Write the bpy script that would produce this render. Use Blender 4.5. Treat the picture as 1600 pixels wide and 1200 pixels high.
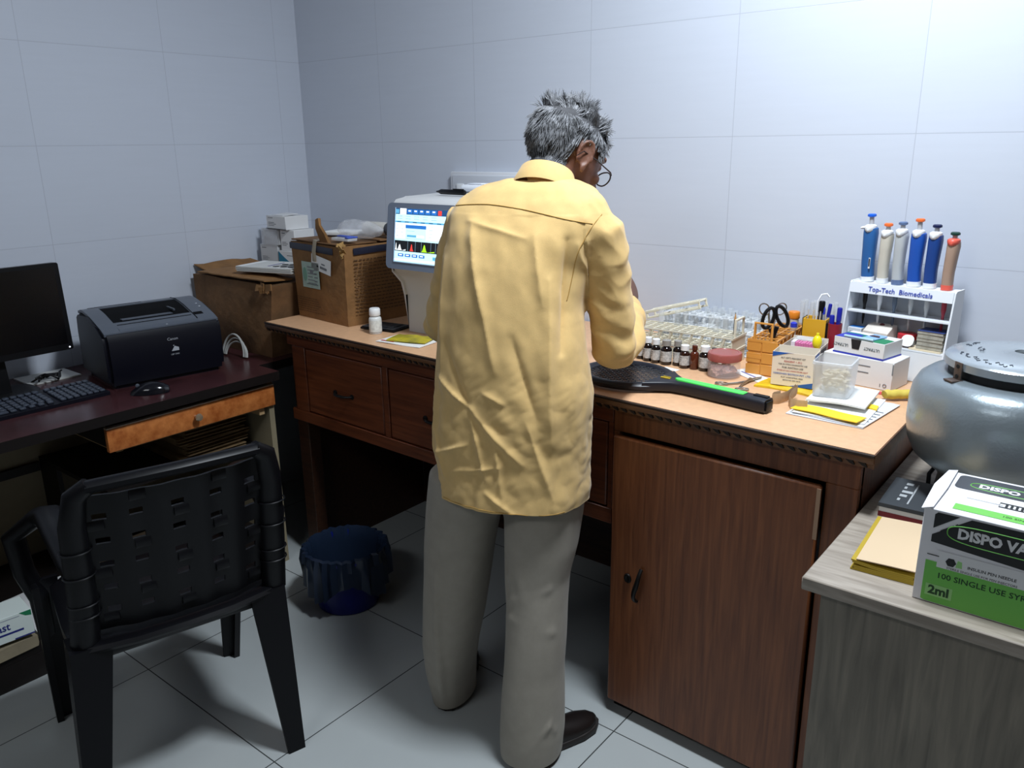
import bpy, bmesh, math, random
from mathutils import Vector as V, Matrix as M, noise
from mathutils.bvhtree import BVHTree
PI = math.pi
C = bpy.context.scene.collection
SC = bpy.context.scene
for o in list(bpy.data.objects):
    bpy.data.objects.remove(o)

# ------------------------------------------------------------------ camera, world, lights, exposure
cd = bpy.data.cameras.new('camera'); cam = bpy.data.objects.new('camera', cd); C.objects.link(cam)
cd.sensor_fit = 'HORIZONTAL'; cd.sensor_width = 36.0; cd.lens = 36.0*1269.77/1600; cd.clip_start = 0.02
_y, _p, _r = 0.6756799, 0.2871973, -0.0127057
_f = V((-math.sin(_y)*math.cos(_p), math.cos(_y)*math.cos(_p), -math.sin(_p)))
_x = V((math.cos(_y), math.sin(_y), 0)); _u = _x.cross(_f)
_x2 = _x*math.cos(_r)+_u*math.sin(_r); _u2 = -_x*math.sin(_r)+_u*math.cos(_r)
_m = M((( _x2.x,_u2.x,-_f.x,2.9231),(_x2.y,_u2.y,-_f.y,-2.2649),(_x2.z,_u2.z,-_f.z,1.4451),(0,0,0,1)))
cam.matrix_world = _m
SC.camera = cam

w = bpy.data.worlds.new('world'); SC.world = w; w.use_nodes = True
w.node_tree.nodes['Background'].inputs[0].default_value = (0.62, 0.72, 0.9, 1)
w.node_tree.nodes['Background'].inputs[1].default_value = 0.01

def area(name, loc, target, sx, sy, power, col):
    l = bpy.data.lights.new(name, 'AREA'); l.shape = 'RECTANGLE'; l.size = sx; l.size_y = sy
    l.energy = power; l.color = col
    o = bpy.data.objects.new(name, l); C.objects.link(o); o.location = loc
    d = V(target)-V(loc); o.rotation_euler = d.to_track_quat('-Z', 'Y').to_euler()
    return o
area('ceiling_panel_light', (2.42, -0.90, 2.66), (2.3, -0.92, 0.0), 0.34, 0.34, 55, (0.84, 0.92, 1.0))
area('far_fill_light', (1.9, -3.3, 2.68), (1.8, -2.6, 0.6), 1.2, 0.4, 13, (0.92, 0.96, 1.0))  # broad fill lamp added behind the camera, standing for other room lights

SC.view_settings.view_transform = 'Standard'; SC.view_settings.look = 'None'
SC.view_settings.gamma = 1.0; SC.view_settings.use_curve_mapping = False
SC.view_settings.exposure = 0.0

# ------------------------------------------------------------------ helpers
def lin(c):
    r = []
    for v in c[:3]:
        v = v/255.0
        r.append(v/12.92 if v <= 0.04045 else ((v+0.055)/1.055)**2.4)
    return (r[0], r[1], r[2], 1.0)

MATS = {}
def mat(name, col, rough=0.5, metal=0.0, var=None, bump=None, trans=0.0, ior=1.45, alpha=1.0, emit=0.0, spec=0.5, col2=None, sheen=0.0, stretch=(1,1,1)):
    if name in MATS: return MATS[name]
    m = bpy.data.materials.new(name); m.use_nodes = True; nt = m.node_tree
    b = nt.nodes['Principled BSDF']; I = b.inputs
    I['Base Color'].default_value = lin(col); I['Roughness'].default_value = rough; I['Metallic'].default_value = metal
    I['Transmission Weight'].default_value = trans; I['IOR'].default_value = ior; I['Alpha'].default_value = alpha
    I['Specular IOR Level'].default_value = spec
    if sheen: I['Sheen Weight'].default_value = sheen
    if emit: I['Emission Color'].default_value = lin(col); I['Emission Strength'].default_value = emit
    if var or bump:
        tc = nt.nodes.new('ShaderNodeTexCoord'); mp = nt.nodes.new('ShaderNodeMapping')
        nt.links.new(tc.outputs['Object'], mp.inputs[0]); mp.inputs['Scale'].default_value = stretch
    if var:
        n = nt.nodes.new('ShaderNodeTexNoise'); n.inputs['Scale'].default_value = var[0]; n.inputs['Detail'].default_value = 6
        n.inputs['Roughness'].default_value = 0.62
        nt.links.new(mp.outputs[0], n.inputs['Vector'])
        mx = nt.nodes.new('ShaderNodeMix'); mx.data_type = 'RGBA'
        cr = nt.nodes.new('ShaderNodeMapRange'); cr.inputs['From Min'].default_value = 0.32; cr.inputs['From Max'].default_value = 0.68
        nt.links.new(n.outputs[0], cr.inputs['Value']); nt.links.new(cr.outputs[0], mx.inputs['Factor'])
        c2 = col2 if col2 else tuple(v*(1-var[1]) for v in col)
        mx.inputs[6].default_value = lin(col); mx.inputs[7].default_value = lin(c2)
        nt.links.new(mx.outputs[2], I['Base Color'])
    if bump:
        n2 = nt.nodes.new('ShaderNodeTexNoise'); n2.inputs['Scale'].default_value = bump[0]; n2.inputs['Detail'].default_value = 5
        nt.links.new(mp.outputs[0], n2.inputs['Vector'])
        bp = nt.nodes.new('ShaderNodeBump'); bp.inputs['Strength'].default_value = bump[1]; bp.inputs['Distance'].default_value = 0.01
        nt.links.new(n2.outputs[0], bp.inputs['Height']); nt.links.new(bp.outputs[0], I['Normal'])
    MATS[name] = m
    return m

def T(x=0, y=0, z=0): return M.Translation((x, y, z))
def RX(a): return M.Rotation(math.radians(a), 4, 'X')
def RY(a): return M.Rotation(math.radians(a), 4, 'Y')
def RZ(a): return M.Rotation(math.radians(a), 4, 'Z')

def new(): return bmesh.new()

def box(bm, x0, x1, y0, y1, z0, z1, mi=0, mx=None, bev=0.0, seg=2):
    vs = [bm.verts.new((x, y, z)) for z in (z0, z1) for x, y in ((x0,y0),(x1,y0),(x1,y1),(x0,y1))]
    q = [(3,2,1,0),(4,5,6,7),(0,1,5,4),(1,2,6,5),(2,3,7,6),(3,0,4,7)]
    fs = [bm.faces.new([vs[i] for i in f]) for f in q]
    for f in fs: f.material_index = mi
    if bev > 0:
        es = list({e for f in fs for e in f.edges})
        r = bmesh.ops.bevel(bm, geom=es, offset=bev, segments=seg, affect='EDGES', profile=0.5)
        for f in r['faces']: f.material_index = mi
        vs = list({v for f in r['faces'] for v in f.verts} | {v for v in vs if v.is_valid})
    if mx is not None:
        for v in vs: v.co = mx @ v.co
    return vs

def loft(bm, rings, mi=0, cap0=True, cap1=True, closed=True, mx=None):
    vr = []
    for r in rings:
        vr.append([bm.verts.new((mx @ V(p)) if mx is not None else V(p)) for p in r])
    n = len(vr[0]); fs = []
    for a, b in zip(vr[:-1], vr[1:]):
        for i in range(n if closed else n-1):
            j = (i+1) % n
            fs.append(bm.faces.new((a[i], a[j], b[j], b[i])))
    if cap0 and closed: fs.append(bm.faces.new(list(reversed(vr[0]))))
    if cap1 and closed: fs.append(bm.faces.new(vr[-1]))
    for f in fs: f.material_index = mi
    return vr

def lathe(bm, prof, seg=28, mx=None, mi=0, sx=1.0, sy=1.0, cap0=True, cap1=True):
    rings = [[(max(r,1e-5)*math.cos(2*PI*i/seg)*sx, max(r,1e-5)*math.sin(2*PI*i/seg)*sy, z) for i in range(seg)] for r, z in prof]
    return loft(bm, rings, mi, cap0, cap1, True, mx)

def frames(pts, closed=False):
    pts = [V(p) for p in pts]; n = len(pts); T_ = []
    for i in range(n):
        a = pts[i-1] if (i > 0 or closed) else pts[i]
        b = pts[(i+1) % n] if (i < n-1 or closed) else pts[i]
        t = (b-a)
        T_.append(t.normalized() if t.length > 1e-9 else V((0,0,1)))
    up = V((0,0,1)) if abs(T_[0].z) < 0.9 else V((1,0,0))
    N = [(up - T_[0]*up.dot(T_[0])).normalized()]
    for i in range(1, n):
        v = N[-1] - T_[i]*N[-1].dot(T_[i])
        N.append(v.normalized() if v.length > 1e-6 else N[-1])
    return pts, T_, N

def tube(bm, pts, r, seg=8, closed=False, mi=0, cap=True, ry=None, mx=None, power=1.0):
    """sweeps a round (or rx/ry, or squarish when power<1) section along pts"""
    pts, T_, N = frames(pts, closed); rings = []
    for i, p in enumerate(pts):
        a = r[i] if isinstance(r, (list, tuple)) else r
        b = a if ry is None else (ry[i] if isinstance(ry, (list, tuple)) else ry)
        B = T_[i].cross(N[i]); ring = []
        for k in range(seg):
            c, s = math.cos(2*PI*k/seg), math.sin(2*PI*k/seg)
            if power != 1.0:
                c = math.copysign(abs(c)**power, c); s = math.copysign(abs(s)**power, s)
            ring.append(p + N[i]*(a*c) + B*(b*s))
        rings.append(ring)
    if closed: rings.append(rings[0])
    if closed:
        vr = [[bm.verts.new((mx @ p) if mx is not None else p) for p in rg] for rg in rings[:-1]]
        m_ = len(vr)
        for i in range(m_):
            A, Bq = vr[i], vr[(i+1) % m_]
            for k in range(seg):
                f = bm.faces.new((A[k], A[(k+1)%seg], Bq[(k+1)%seg], Bq[k])); f.material_index = mi
        return vr
    return loft(bm, rings, mi, cap, cap, True, mx)

def prism(bm, outline, h0, h1, mx=None, mi=0):
    """2-D outline (x,y) pulled from z=h0 to z=h1"""
    return loft(bm, [[(x, y, h0) for x, y in outline], [(x, y, h1) for x, y in outline]], mi, True, True, True, mx)

def rrect(w, h, r, n=5, cx=0, cy=0):
    pts = []
    for sx, sy, a0 in ((1,1,0),(-1,1,90),(-1,-1,180),(1,-1,270)):
        for k in range(n+1):
            a = math.radians(a0+90*k/n)
            pts.append((cx+sx*(w/2-r)+r*math.cos(a), cy+sy*(h/2-r)+r*math.sin(a)))
    return pts

def quad(bm, pts, mi=0, mx=None):
    f = bm.faces.new([bm.verts.new((mx @ V(p)) if mx is not None else V(p)) for p in pts]); f.material_index = mi
    return f

def rect(bm, x0, x1, y0, y1, mx, mi=0, z=0.0004):
    quad(bm, [(x0,y0,z),(x1,y0,z),(x1,y1,z),(x0,y1,z)], mi, mx)

def text(bm, s, size, mx, mi=0, align='CENTER', z=0.0006, sx=1.0, bold=0.0, shear=0.0):
    cu = bpy.data.curves.new('lettering', 'FONT'); cu.body = s; cu.size = size; cu.align_x = align; cu.align_y = 'CENTER'
    cu.resolution_u = 2; cu.offset = bold; cu.shear = shear
    o = bpy.data.objects.new('lettering', cu); C.objects.link(o)
    dg = bpy.context.evaluated_depsgraph_get()
    me = bpy.data.meshes.new_from_object(o.evaluated_get(dg))
    bpy.data.objects.remove(o); bpy.data.curves.remove(cu)
    v0 = set(bm.verts); f0 = set(bm.faces)
    bm.from_mesh(me); bpy.data.meshes.remove(me)
    for v in bm.verts:
        if v not in v0: v.co = mx @ V((v.co.x*sx, v.co.y, z))
    for f in bm.faces:
        if f not in f0: f.material_index = mi

def obj(name, bm, mats, parent=None, smooth=40, loc=None, rotz=0.0):
    me = bpy.data.meshes.new(name)
    bmesh.ops.recalc_face_normals(bm, faces=bm.faces[:]) if smooth != 'keep' else None
    bm.to_mesh(me); bm.free()
    for m in (mats if isinstance(mats, (list, tuple)) else [mats]): me.materials.append(m)
    if smooth:
        me.polygons.foreach_set('use_smooth', [True]*len(me.polygons))
        if smooth != 'keep': me.set_sharp_from_angle(angle=math.radians(smooth))
    o = bpy.data.objects.new(name, me); C.objects.link(o)
    if parent is not None: o.parent = parent
    if loc is not None: o.location = loc; o.rotation_euler = (0, 0, math.radians(rotz))
    return o

def thing(name, label, cat, loc=(0,0,0), rotz=0.0, group=None):
    o = bpy.data.objects.new(name, None); C.objects.link(o); o.empty_display_size = 0.05
    o.location = loc; o.rotation_euler = (0, 0, math.radians(rotz))
    return tag(o, label, cat, group)

def tag(o, label, cat, group=None):
    o['label'] = label; o['category'] = cat
    if group: o['group'] = group
    return o

def struct(name, bm, mats, smooth=None):
    o = obj(name, bm, mats, None, smooth); o['kind'] = 'structure'
    return o

def dup(root, loc, rotz=None, label=None, group=None):
    def cp(o, parent):
        c = o.copy(); C.objects.link(c)
        if parent is not None: c.parent = parent
        for ch in [x for x in bpy.data.objects if x.parent == o]: cp(ch, c)
        return c
    c = cp(root, None); c.location = loc
    if rotz is not None: c.rotation_euler = (0, 0, math.radians(rotz))
    if label: c['label'] = label
    if group: c['group'] = group
    return c

def fuse(bm, voxel, smooth=6, factor=0.5):
    """joins overlapping shells of bm into one continuous surface; returns a new bmesh"""
    me = bpy.data.meshes.new('shell'); bm.to_mesh(me); bm.free()
    o = bpy.data.objects.new('shell', me); C.objects.link(o)
    r = o.modifiers.new('r', 'REMESH'); r.mode = 'VOXEL'; r.voxel_size = voxel
    if smooth:
        s = o.modifiers.new('s', 'SMOOTH'); s.iterations = smooth; s.factor = factor
    dg = bpy.context.evaluated_depsgraph_get()
    m2 = bpy.data.meshes.new_from_object(o.evaluated_get(dg))
    bpy.data.objects.remove(o); bpy.data.meshes.remove(me)
    b2 = bmesh.new(); b2.from_mesh(m2); bpy.data.meshes.remove(m2)
    return b2

def sph(bm, c, r, mi=0, seg=20, mx=None):
    rx, ry, rz = r if isinstance(r, (list, tuple)) else (r, r, r)
    q = T(*c) if mx is None else mx @ T(*c)
    n = seg//2
    lathe(bm, [(math.sin(PI*k/n), -math.cos(PI*k/n)) for k in range(n+1)], seg, q @ M.Diagonal((rx, ry, rz, 1)), mi)

def front(x, y, z): return T(x, y, z) @ RX(90)          # local xy plane standing up, facing -y
def rightside(x, y, z): return T(x, y, z) @ RZ(90) @ RX(90)   # standing, facing +x
# ------------------------------------------------------------------ room
def tile_mat(name, axis, o1, w1, o2, w2, base, joint, jw, rough, tint=0.03, fine=True, vari=0.0):
    m = bpy.data.materials.new(name); m.use_nodes = True; nt = m.node_tree; N = nt.nodes; L = nt.links
    b = N['Principled BSDF']; b.inputs['Roughness'].default_value = rough
    tc = N.new('ShaderNodeTexCoord'); sp = N.new('ShaderNodeSeparateXYZ'); L.new(tc.outputs['Object'], sp.inputs[0])
    def mth(op, a, c=None, d=None):
        n = N.new('ShaderNodeMath'); n.operation = op
        for i, v in enumerate((a, c, d)):
            if v is None: continue
            if isinstance(v, (int, float)): n.inputs[i].default_value = v
            else: L.new(v, n.inputs[i])
        return n.outputs[0]
    masks = []; cells = []
    for ax, o, wd in ((axis[0], o1, w1), (axis[1], o2, w2)):
        t = mth('DIVIDE', mth('SUBTRACT', sp.outputs[ax], o), wd)
        fr = mth('FRACT', t); cells.append(mth('FLOOR', t))
        dist = mth('MULTIPLY', mth('MINIMUM', fr, mth('SUBTRACT', 1.0, fr)), wd)
        masks.append(mth('LESS_THAN', dist, jw))
    msk = mth('MAXIMUM', masks[0], masks[1])
    cv = N.new('ShaderNodeCombineXYZ'); L.new(cells[0], cv.inputs[0]); L.new(cells[1], cv.inputs[1])
    wn = N.new('ShaderNodeTexWhiteNoise'); L.new(cv.outputs[0], wn.inputs['Vector'])
    mp = N.new('ShaderNodeMapping'); L.new(tc.outputs['Object'], mp.inputs[0])
    mp.inputs['Scale'].default_value = (1.2, 1.2, 16) if fine else (3, 3, 3)
    nz = N.new('ShaderNodeTexNoise'); nz.inputs['Scale'].default_value = 4.0; nz.inputs['Detail'].default_value = 5
    L.new(mp.outputs[0], nz.inputs['Vector'])
    val = mth('ADD', mth('MULTIPLY', wn.outputs['Value'], tint), mth('MULTIPLY', nz.outputs[0], vari))
    val = mth('SUBTRACT', 1.0, val)
    hs = N.new('ShaderNodeHueSaturation'); hs.inputs['Color'].default_value = lin(base); L.new(val, hs.inputs['Value'])
    mx = N.new('ShaderNodeMix'); mx.data_type = 'RGBA'; L.new(msk, mx.inputs['Factor'])
    L.new(hs.outputs[0], mx.inputs[6]); mx.inputs[7].default_value = lin(joint)
    L.new(mx.outputs[2], b.inputs['Base Color'])
    bp = N.new('ShaderNodeBump'); bp.inputs['Strength'].default_value = 0.35; bp.inputs['Distance'].default_value = 0.002; bp.invert = True
    L.new(msk, bp.inputs['Height']); L.new(bp.outputs[0], b.inputs['Normal'])
    return m

WALL = (206, 212, 224); JOINT = (182, 187, 199)
m_back = tile_mat('glazed_wall_tile_back', ('X','Z'), 0.4771, 0.4798, 1.4573, 0.3188, WALL, JOINT, 0.0009, 0.32, 0.02, True, 0.05)
m_left = tile_mat('glazed_wall_tile_left', ('Y','Z'), -0.1119, 0.4814, 1.4573, 0.3188, WALL, JOINT, 0.0009, 0.32, 0.02, True, 0.05)
m_floor = tile_mat('polished_floor_tile', ('X','Y'), 1.4277, 0.6, -1.3492, 0.6, (178, 183, 183), (66, 68, 68), 0.0016, 0.22, 0.03, False, 0.05)
m_ceil = mat('ceiling_paint', (186, 188, 190), 0.9)

m_far = mat('bounce_dark_wall', (96, 92, 88), 0.8)  # for the unseen walls, colour set dark to hold down bounced light
X1, Y0, ZC = 3.75, -4.3, 2.75
b = new(); box(b, -0.1, X1, Y0, 0, -0.1, 0); struct('floor', b, m_floor)
b = new(); box(b, -0.1, X1+0.1, 0, 0.1, 0, ZC); struct('wall_back', b, m_back)
b = new(); box(b, -0.1, 0, Y0, 0, 0, ZC); struct('wall_left', b, m_left)
b = new(); box(b, X1, X1+0.1, Y0, 0, 0, ZC); struct('wall_right', b, m_far)
b = new(); box(b, -0.1, X1+0.1, Y0-0.1, Y0, 0, ZC); struct('wall_front', b, m_far)
b = new(); box(b, -0.1, X1+0.1, Y0-0.1, 0.1, ZC, ZC+0.1); struct('ceiling', b, m_ceil)

# white switch board on the back wall behind the analyser
m_pvc = mat('white_pvc', (222, 224, 230), 0.35)
t = thing('switch_board', 'white electrical switch board on the back wall behind the man', 'switch board', (1.02, -0.001, 1.28))
b = new(); box(b, -0.17, 0.17, -0.02, 0, -0.072, 0.072, 0, None, 0.004); obj('back_box', b, m_pvc, t)
b = new(); box(b, -0.158, 0.158, -0.024, -0.0195, -0.06, 0.06, 0, None, 0.002); fp = obj('face_plate', b, mat('switch_plate', (208, 212, 220), 0.4), t)
for i in range(4):
    b = new(); box(b, -0.135+i*0.05, -0.10+i*0.05, -0.029, -0.0235, -0.012, 0.03, 0, T(0,0,0), 0.002); obj('rocker_switch', b, mat('switch_white', (236, 238, 242), 0.3), t)
b = new(); box(b, 0.085, 0.14, -0.0265, -0.0235, -0.03, 0.03, 0, None, 0.001)
for dx, dz in ((-0.012, -0.008), (0.012, -0.008), (0, 0.014)):
    lathe(b, [(0.004, 0), (0.004, 0.0006)], 10, front(0.1125+dx, -0.0266, dz), 1)
obj('power_socket', b, [mat('switch_white', (236, 238, 242), 0.3), mat('black_hole', (12, 12, 12), 0.8)], t)
b = new(); tube(b, [(-0.118, -0.028, 0.005), (-0.122, -0.05, 0.0), (-0.115, -0.06, -0.03), (-0.11, -0.055, -0.07)], 0.005, 8); obj('plugged_lead', b, m_pvc, t)
# ------------------------------------------------------------------ long wooden lab counter
def wood(name, c1, c2, scale=(30, 30, 1.6), rough=0.42, big=3.0):
    if name in MATS: return MATS[name]
    m = bpy.data.materials.new(name); m.use_nodes = True; nt = m.node_tree; N = nt.nodes; L = nt.links
    b = N['Principled BSDF']; b.inputs['Roughness'].default_value = rough
    tc = N.new('ShaderNodeTexCoord'); mp = N.new('ShaderNodeMapping'); L.new(tc.outputs['Object'], mp.inputs[0])
    mp.inputs['Scale'].default_value = scale
    n = N.new('ShaderNodeTexNoise'); n.inputs['Scale'].default_value = big; n.inputs['Detail'].default_value = 8; n.inputs['Distortion'].default_value = 0.6
    L.new(mp.outputs[0], n.inputs['Vector'])
    r = N.new('ShaderNodeValToRGB'); L.new(n.outputs[0], r.inputs[0])
    r.color_ramp.elements[0].position = 0.3; r.color_ramp.elements[0].color = lin(c2)
    r.color_ramp.elements[1].position = 0.68; r.color_ramp.elements[1].color = lin(c1)
    L.new(r.outputs[0], b.inputs['Base Color'])
    bp = N.new('ShaderNodeBump'); bp.inputs['Strength'].default_value = 0.12; bp.inputs['Distance'].default_value = 0.003
    L.new(n.outputs[0], bp.inputs['Height']); L.new(bp.outputs[0], b.inputs['Normal'])
    MATS[name] = m
    return m
teakV = wood('teak_upright_grain', (122, 72, 40), (90, 48, 24))
teakH = wood('teak_level_grain', (116, 60, 32), (84, 40, 20), (1.6, 30, 30))
dark_teak = wood('dark_teak', (64, 38, 24), (42, 24, 15), (2, 30, 30))
lam = mat('tan_laminate', (222, 176, 136), 0.38, var=(60, 0.06))
iron = mat('black_iron', (22, 20, 19), 0.45, 0.6)

TOPZ = 0.87
def yf(x): return -0.659 - 0.0284*(x-0.551)       # front edge of the worktop: not quite parallel to the wall
def slant(bm):                                     # shears parts built at y = distance from the front edge
    for v in bm.verts: v.co.y += yf(v.co.x)

t = thing('worktop', 'long tan laminate worktop with carved dark wooden edging along the back wall', 'worktop', (0, 0, 0))
b = new()
xs = (0.551, 2.558)
loft(b, [[(x, yf(x)+0.006, TOPZ-0.022), (x, yf(x)+0.006, TOPZ), (x, -0.012, TOPZ), (x, -0.012, TOPZ-0.022)] for x in xs])
obj('laminate_top', b, lam, t)
b = new()
box(b, 0.549, 2.560, -0.001, 0.0065, TOPZ-0.006, TOPZ-0.0008, 0, None, 0.0015)
slant(b); obj('edge_strip', b, mat('dark_edge', (40, 27, 20), 0.5), t)
b = new(); box(b, 0.549, 2.560, 0.0005, 0.0065, TOPZ-0.0195, TOPZ-0.0062, 0, None, 0.002); box(b, 0.549, 2.560, 0.006, 0.012, TOPZ-0.03, TOPZ-0.0062, 0)
slant(b); obj('edge_moulding', b, wood('edging_wood', (112, 76, 48), (80, 50, 30), (3, 30, 30)), t)
b = new()
x = 0.556; k = 0
while x < 2.545:                                   # row of slanted carved leaves under the lip
    z0, z1 = TOPZ-0.0285, TOPZ-0.0198
    pts = [(0.0, z1), (0.0135, z1), (0.0185, z0+0.001), (0.0165, z0), (0.008, z0+0.003)]
    loft(b, [[(x+px, yy, pz) for px, pz in pts] for yy in (0.0025, 0.0065)])
    x += 0.0235
slant(b); obj('carved_edging', b, mat('dark_carving', (30, 20, 15), 0.6), t)
b = new(); box(b, 2.5565, 2.5605, 0.004, 0.70, TOPZ-0.03, TOPZ-0.0008)
for v in b.verts: v.co.y = v.co.y + yf(2.558) if v.co.y < 0.5 else -0.012
obj('end_strip', b, wood('edging_wood', (112, 76, 48), (80, 50, 30)), t)

D = 0.026       # cabinet fronts sit this far behind the worktop edge
def face(bm, x0, x1, z0, z1, d0, d1, bev=0.0015):
    n0 = len(bm.verts)
    box(bm, x0, x1, d0, d1, z0, z1, 0, None, bev, 1)

ZU = TOPZ-0.0225
t = thing('drawer_unit', 'dark teak row of drawers under the left half of the worktop', 'drawer unit', (0, 0, 0))
b = new(); face(b, 0.635, 1.958, 0.800, ZU, D, D+0.03); face(b, 0.635, 1.958, 0.532, 0.572, D, D+0.03)
for x0, x1 in ((0.66, 0.728), (1.118, 1.142), (1.548, 1.568), (1.944, 1.958)): face(b, x0, x1, 0.5725, 0.7995, D+0.001, D+0.03)
slant(b); obj('front_frame', b, teakH, t)
b = new(); face(b, 0.64, 0.70, 0.0, 0.8, D+0.012, D+0.06); slant(b); obj('leg', b, dark_teak, t)
b = new(); box(b, 0.635, 0.655, -0.59, -0.035, 0.0, ZU); obj('side_panel', b, dark_teak, t)
b = new(); box(b, 0.656, 1.958, -0.034, -0.02, 0.0, ZU); obj('back_panel', b, dark_teak, t)  # added dark board, paints the deep shade on the wall under the drawers
b = new(); box(b, 0.656, 1.958, -0.60, -0.036, 0.545, 0.556); obj('bottom_board', b, dark_teak, t)
def pull_handle(bm, n=9, w=0.042, h=0.019, mx=None):
    pts = []
    for i in range(n):
        u = -1+2*i/(n-1)
        pts.append((u*w, 0, h*(1-abs(u)**3.2)))
    tube(bm, pts, [0.0045+0.003*(1-abs(-1+2*i/(n-1))) for i in range(n)], 8, mx=mx, ry=[0.004]*n)
    for s in (-1, 1): lathe(bm, [(0.009, -0.001), (0.009, 0.002), (0.006, 0.004)], 12, (mx if mx is not None else M()) @ T(s*w, 0, 0))
for i, (x0, x1) in enumerate(((0.732, 1.114), (1.146, 1.544), (1.572, 1.940))):
    b = new(); face(b, x0, x1, 0.576, 0.796, D+0.002, D+0.022, 0.003); slant(b)
    d = obj('drawer', b, teakH, t)
    xm = (x0+x1)/2
    b = new(); pull_handle(b, mx=front(xm, yf(xm)+D+0.0015, 0.672)); obj('drawer_handle', b, iron, d)

t = thing('wooden_cabinet', 'teak cabinet with one door under the right end of the worktop', 'cabinet', (0, 0, 0))
b = new(); face(b, 1.960, 2.532, 0.782, ZU, D, D+0.03); face(b, 1.960, 1.976, 0.03, 0.782, D+0.001, D+0.03); face(b, 2.468, 2.532, 0.0, 0.782, D, D+0.03)
face(b, 1.976, 2.468, 0.03, 0.05, D+0.004, D+0.03); slant(b); obj('front_frame', b, teakV, t)
b = new(); box(b, 2.512, 2.532, -0.672, -0.02, 0.0, ZU); obj('side_panel', b, teakV, t)
b = new(); box(b, 1.960, 1.978, -0.66, -0.02, 0.03, ZU); obj('side_panel', b, dark_teak, t)
b = new(); box(b, 1.970, 2.512, -0.655, -0.03, 0.0, 0.03); obj('plinth', b, mat('plinth_shade', (20, 15, 12), 0.7), t)  # near-black colour paints in the shadow gap under the cabinet
b = new(); face(b, 1.968, 2.464, 0.036, 0.776, D-0.017, D-0.0005, 0.004); slant(b); d = obj('door', b, teakV, t)
b = new()
pts = []
for i in range(11):
    u = -1+2*i/10
    pts.append((0.006*math.sin(u*2.2), u*0.045, 0.004+0.018*(1-u**4)))
tube(b, pts, [0.0045+0.0022*(1-abs(-1+0.2*i)) for i in range(11)], 8, mx=front(2.056, yf(2.05)+D-0.018, 0.405))
obj('door_handle', b, iron, d)
b = new(); lathe(b, [(0.0085, 0), (0.0105, 0.0015), (0.009, 0.004), (0.006, 0.0045), (0.004, 0.003)], 18, front(2.022, yf(2.02)+D-0.0175, 0.412) @ M.Diagonal((1, 1.25, 1, 1))); obj('lock', b, iron, d)
b = new(); box(b, 2.4575, 2.466, D-0.0195, D-0.0172, 0.66, 0.772); slant(b); obj('hinge', b, mat('worn_hinge', (150, 120, 96), 0.5), d)

# ------------------------------------------------------------------ grey wood table at the right
greywood = wood('grey_laminate_wood', (170, 160, 148), (128, 118, 106), (2.2, 22, 22), 0.5)
greywoodV = wood('grey_laminate_upright', (134, 126, 112), (98, 92, 82), (20, 20, 1.6), 0.5)
t = thing('side_table', 'grey wood laminate table in the right foreground carrying the centrifuge', 'table', (0, 0, 0))
b = new(); box(b, 2.538, 3.70, -1.010, -0.012, 0.716, 0.74, 0, None, 0.002, 1); obj('tabletop', b, greywood, t)
b = new(); box(b, 2.566, 3.69, -0.988, -0.970, 0.0, 0.7158); obj('front_panel', b, greywoodV, t)
b = new(); box(b, 2.566, 2.584, -0.9695, -0.02, 0.0, 0.7158); obj('side_panel', b, greywoodV, t)

# ------------------------------------------------------------------ computer desk on the left wall
mahog = mat('dark_mahogany_laminate', (72, 40, 43), 0.24, var=(9, 0.25))
mblack = mat('desk_black_edge', (22, 17, 16), 0.45)
beige = mat('desk_beige_board', (150, 138, 112), 0.6, var=(4, 0.15))
burl = mat('burl_veneer', (206, 128, 68), 0.4, var=(34, 0.28), col2=(160, 84, 36))
t = thing('computer_desk', 'dark mahogany computer desk with one burl drawer along the left wall', 'desk', (0, 0, 0))
b = new()
prism(b, [(0.012, -2.35), (0.648, -2.35), (0.655, -0.692), (0.536, -0.690), (0.536, -0.03), (0.012, -0.03)], 0.690, 0.72, None, 0)
b.normal_update()
for f in b.faces:
    if abs(f.normal.z) < 0.5: f.material_index = 1
obj('desktop', b, [mahog, mblack], t)
b = new(); box(b, 0.03, 0.615, -0.718, -0.698, 0.0, 0.6895); obj('side_panel', b, beige, t)
b = new(); box(b, 0.03, 0.615, -2.33, -2.31, 0.0, 0.6895); obj('side_panel', b, beige, t)
b = new(); box(b, 0.03, 0.50, -0.06, -0.04, 0.0, 0.6895); obj('side_panel', b, beige, t)
b = new(); box(b, 0.014, 0.028, -2.32, -0.70, 0.10, 0.6895); obj('back_panel', b, beige, t)
b = new(); box(b, 0.03, 0.612, -2.309, -0.719, 0.075, 0.10); box(b, 0.58, 0.615, -2.309, -0.719, 0.0, 0.0745); obj('bottom_shelf', b, mblack, t)
b = new(); box(b, 0.03, 0.52, -1.25, -0.719, 0.425, 0.44); obj('middle_shelf', b, mblack, t)
b = new(); box(b, 0.03, 0.60, -1.262, -1.250, 0.605, 0.6895); obj('drawer_runner', b, mblack, t)
b = new(); box(b, 0.03, 0.16, -1.25, -1.235, 0.1005, 0.4245); obj('shelf_support', b, mblack, t)
b = new(); box(b, 0.0285, 0.045, -2.309, -1.255, 0.395, 0.425); obj('back_rail', b, mblack, t)
b = new(); box(b, 0.612, 0.628, -1.272, -0.700, 0.598, 0.668, 0, None, 0.001); d = obj('drawer', b, burl, t)
b = new(); box(b, 0.611, 0.6285, -1.272, -0.700, 0.6682, 0.6715); obj('drawer_lip', b, mat('pale_edge_band', (196, 180, 160), 0.5), d)
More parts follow.
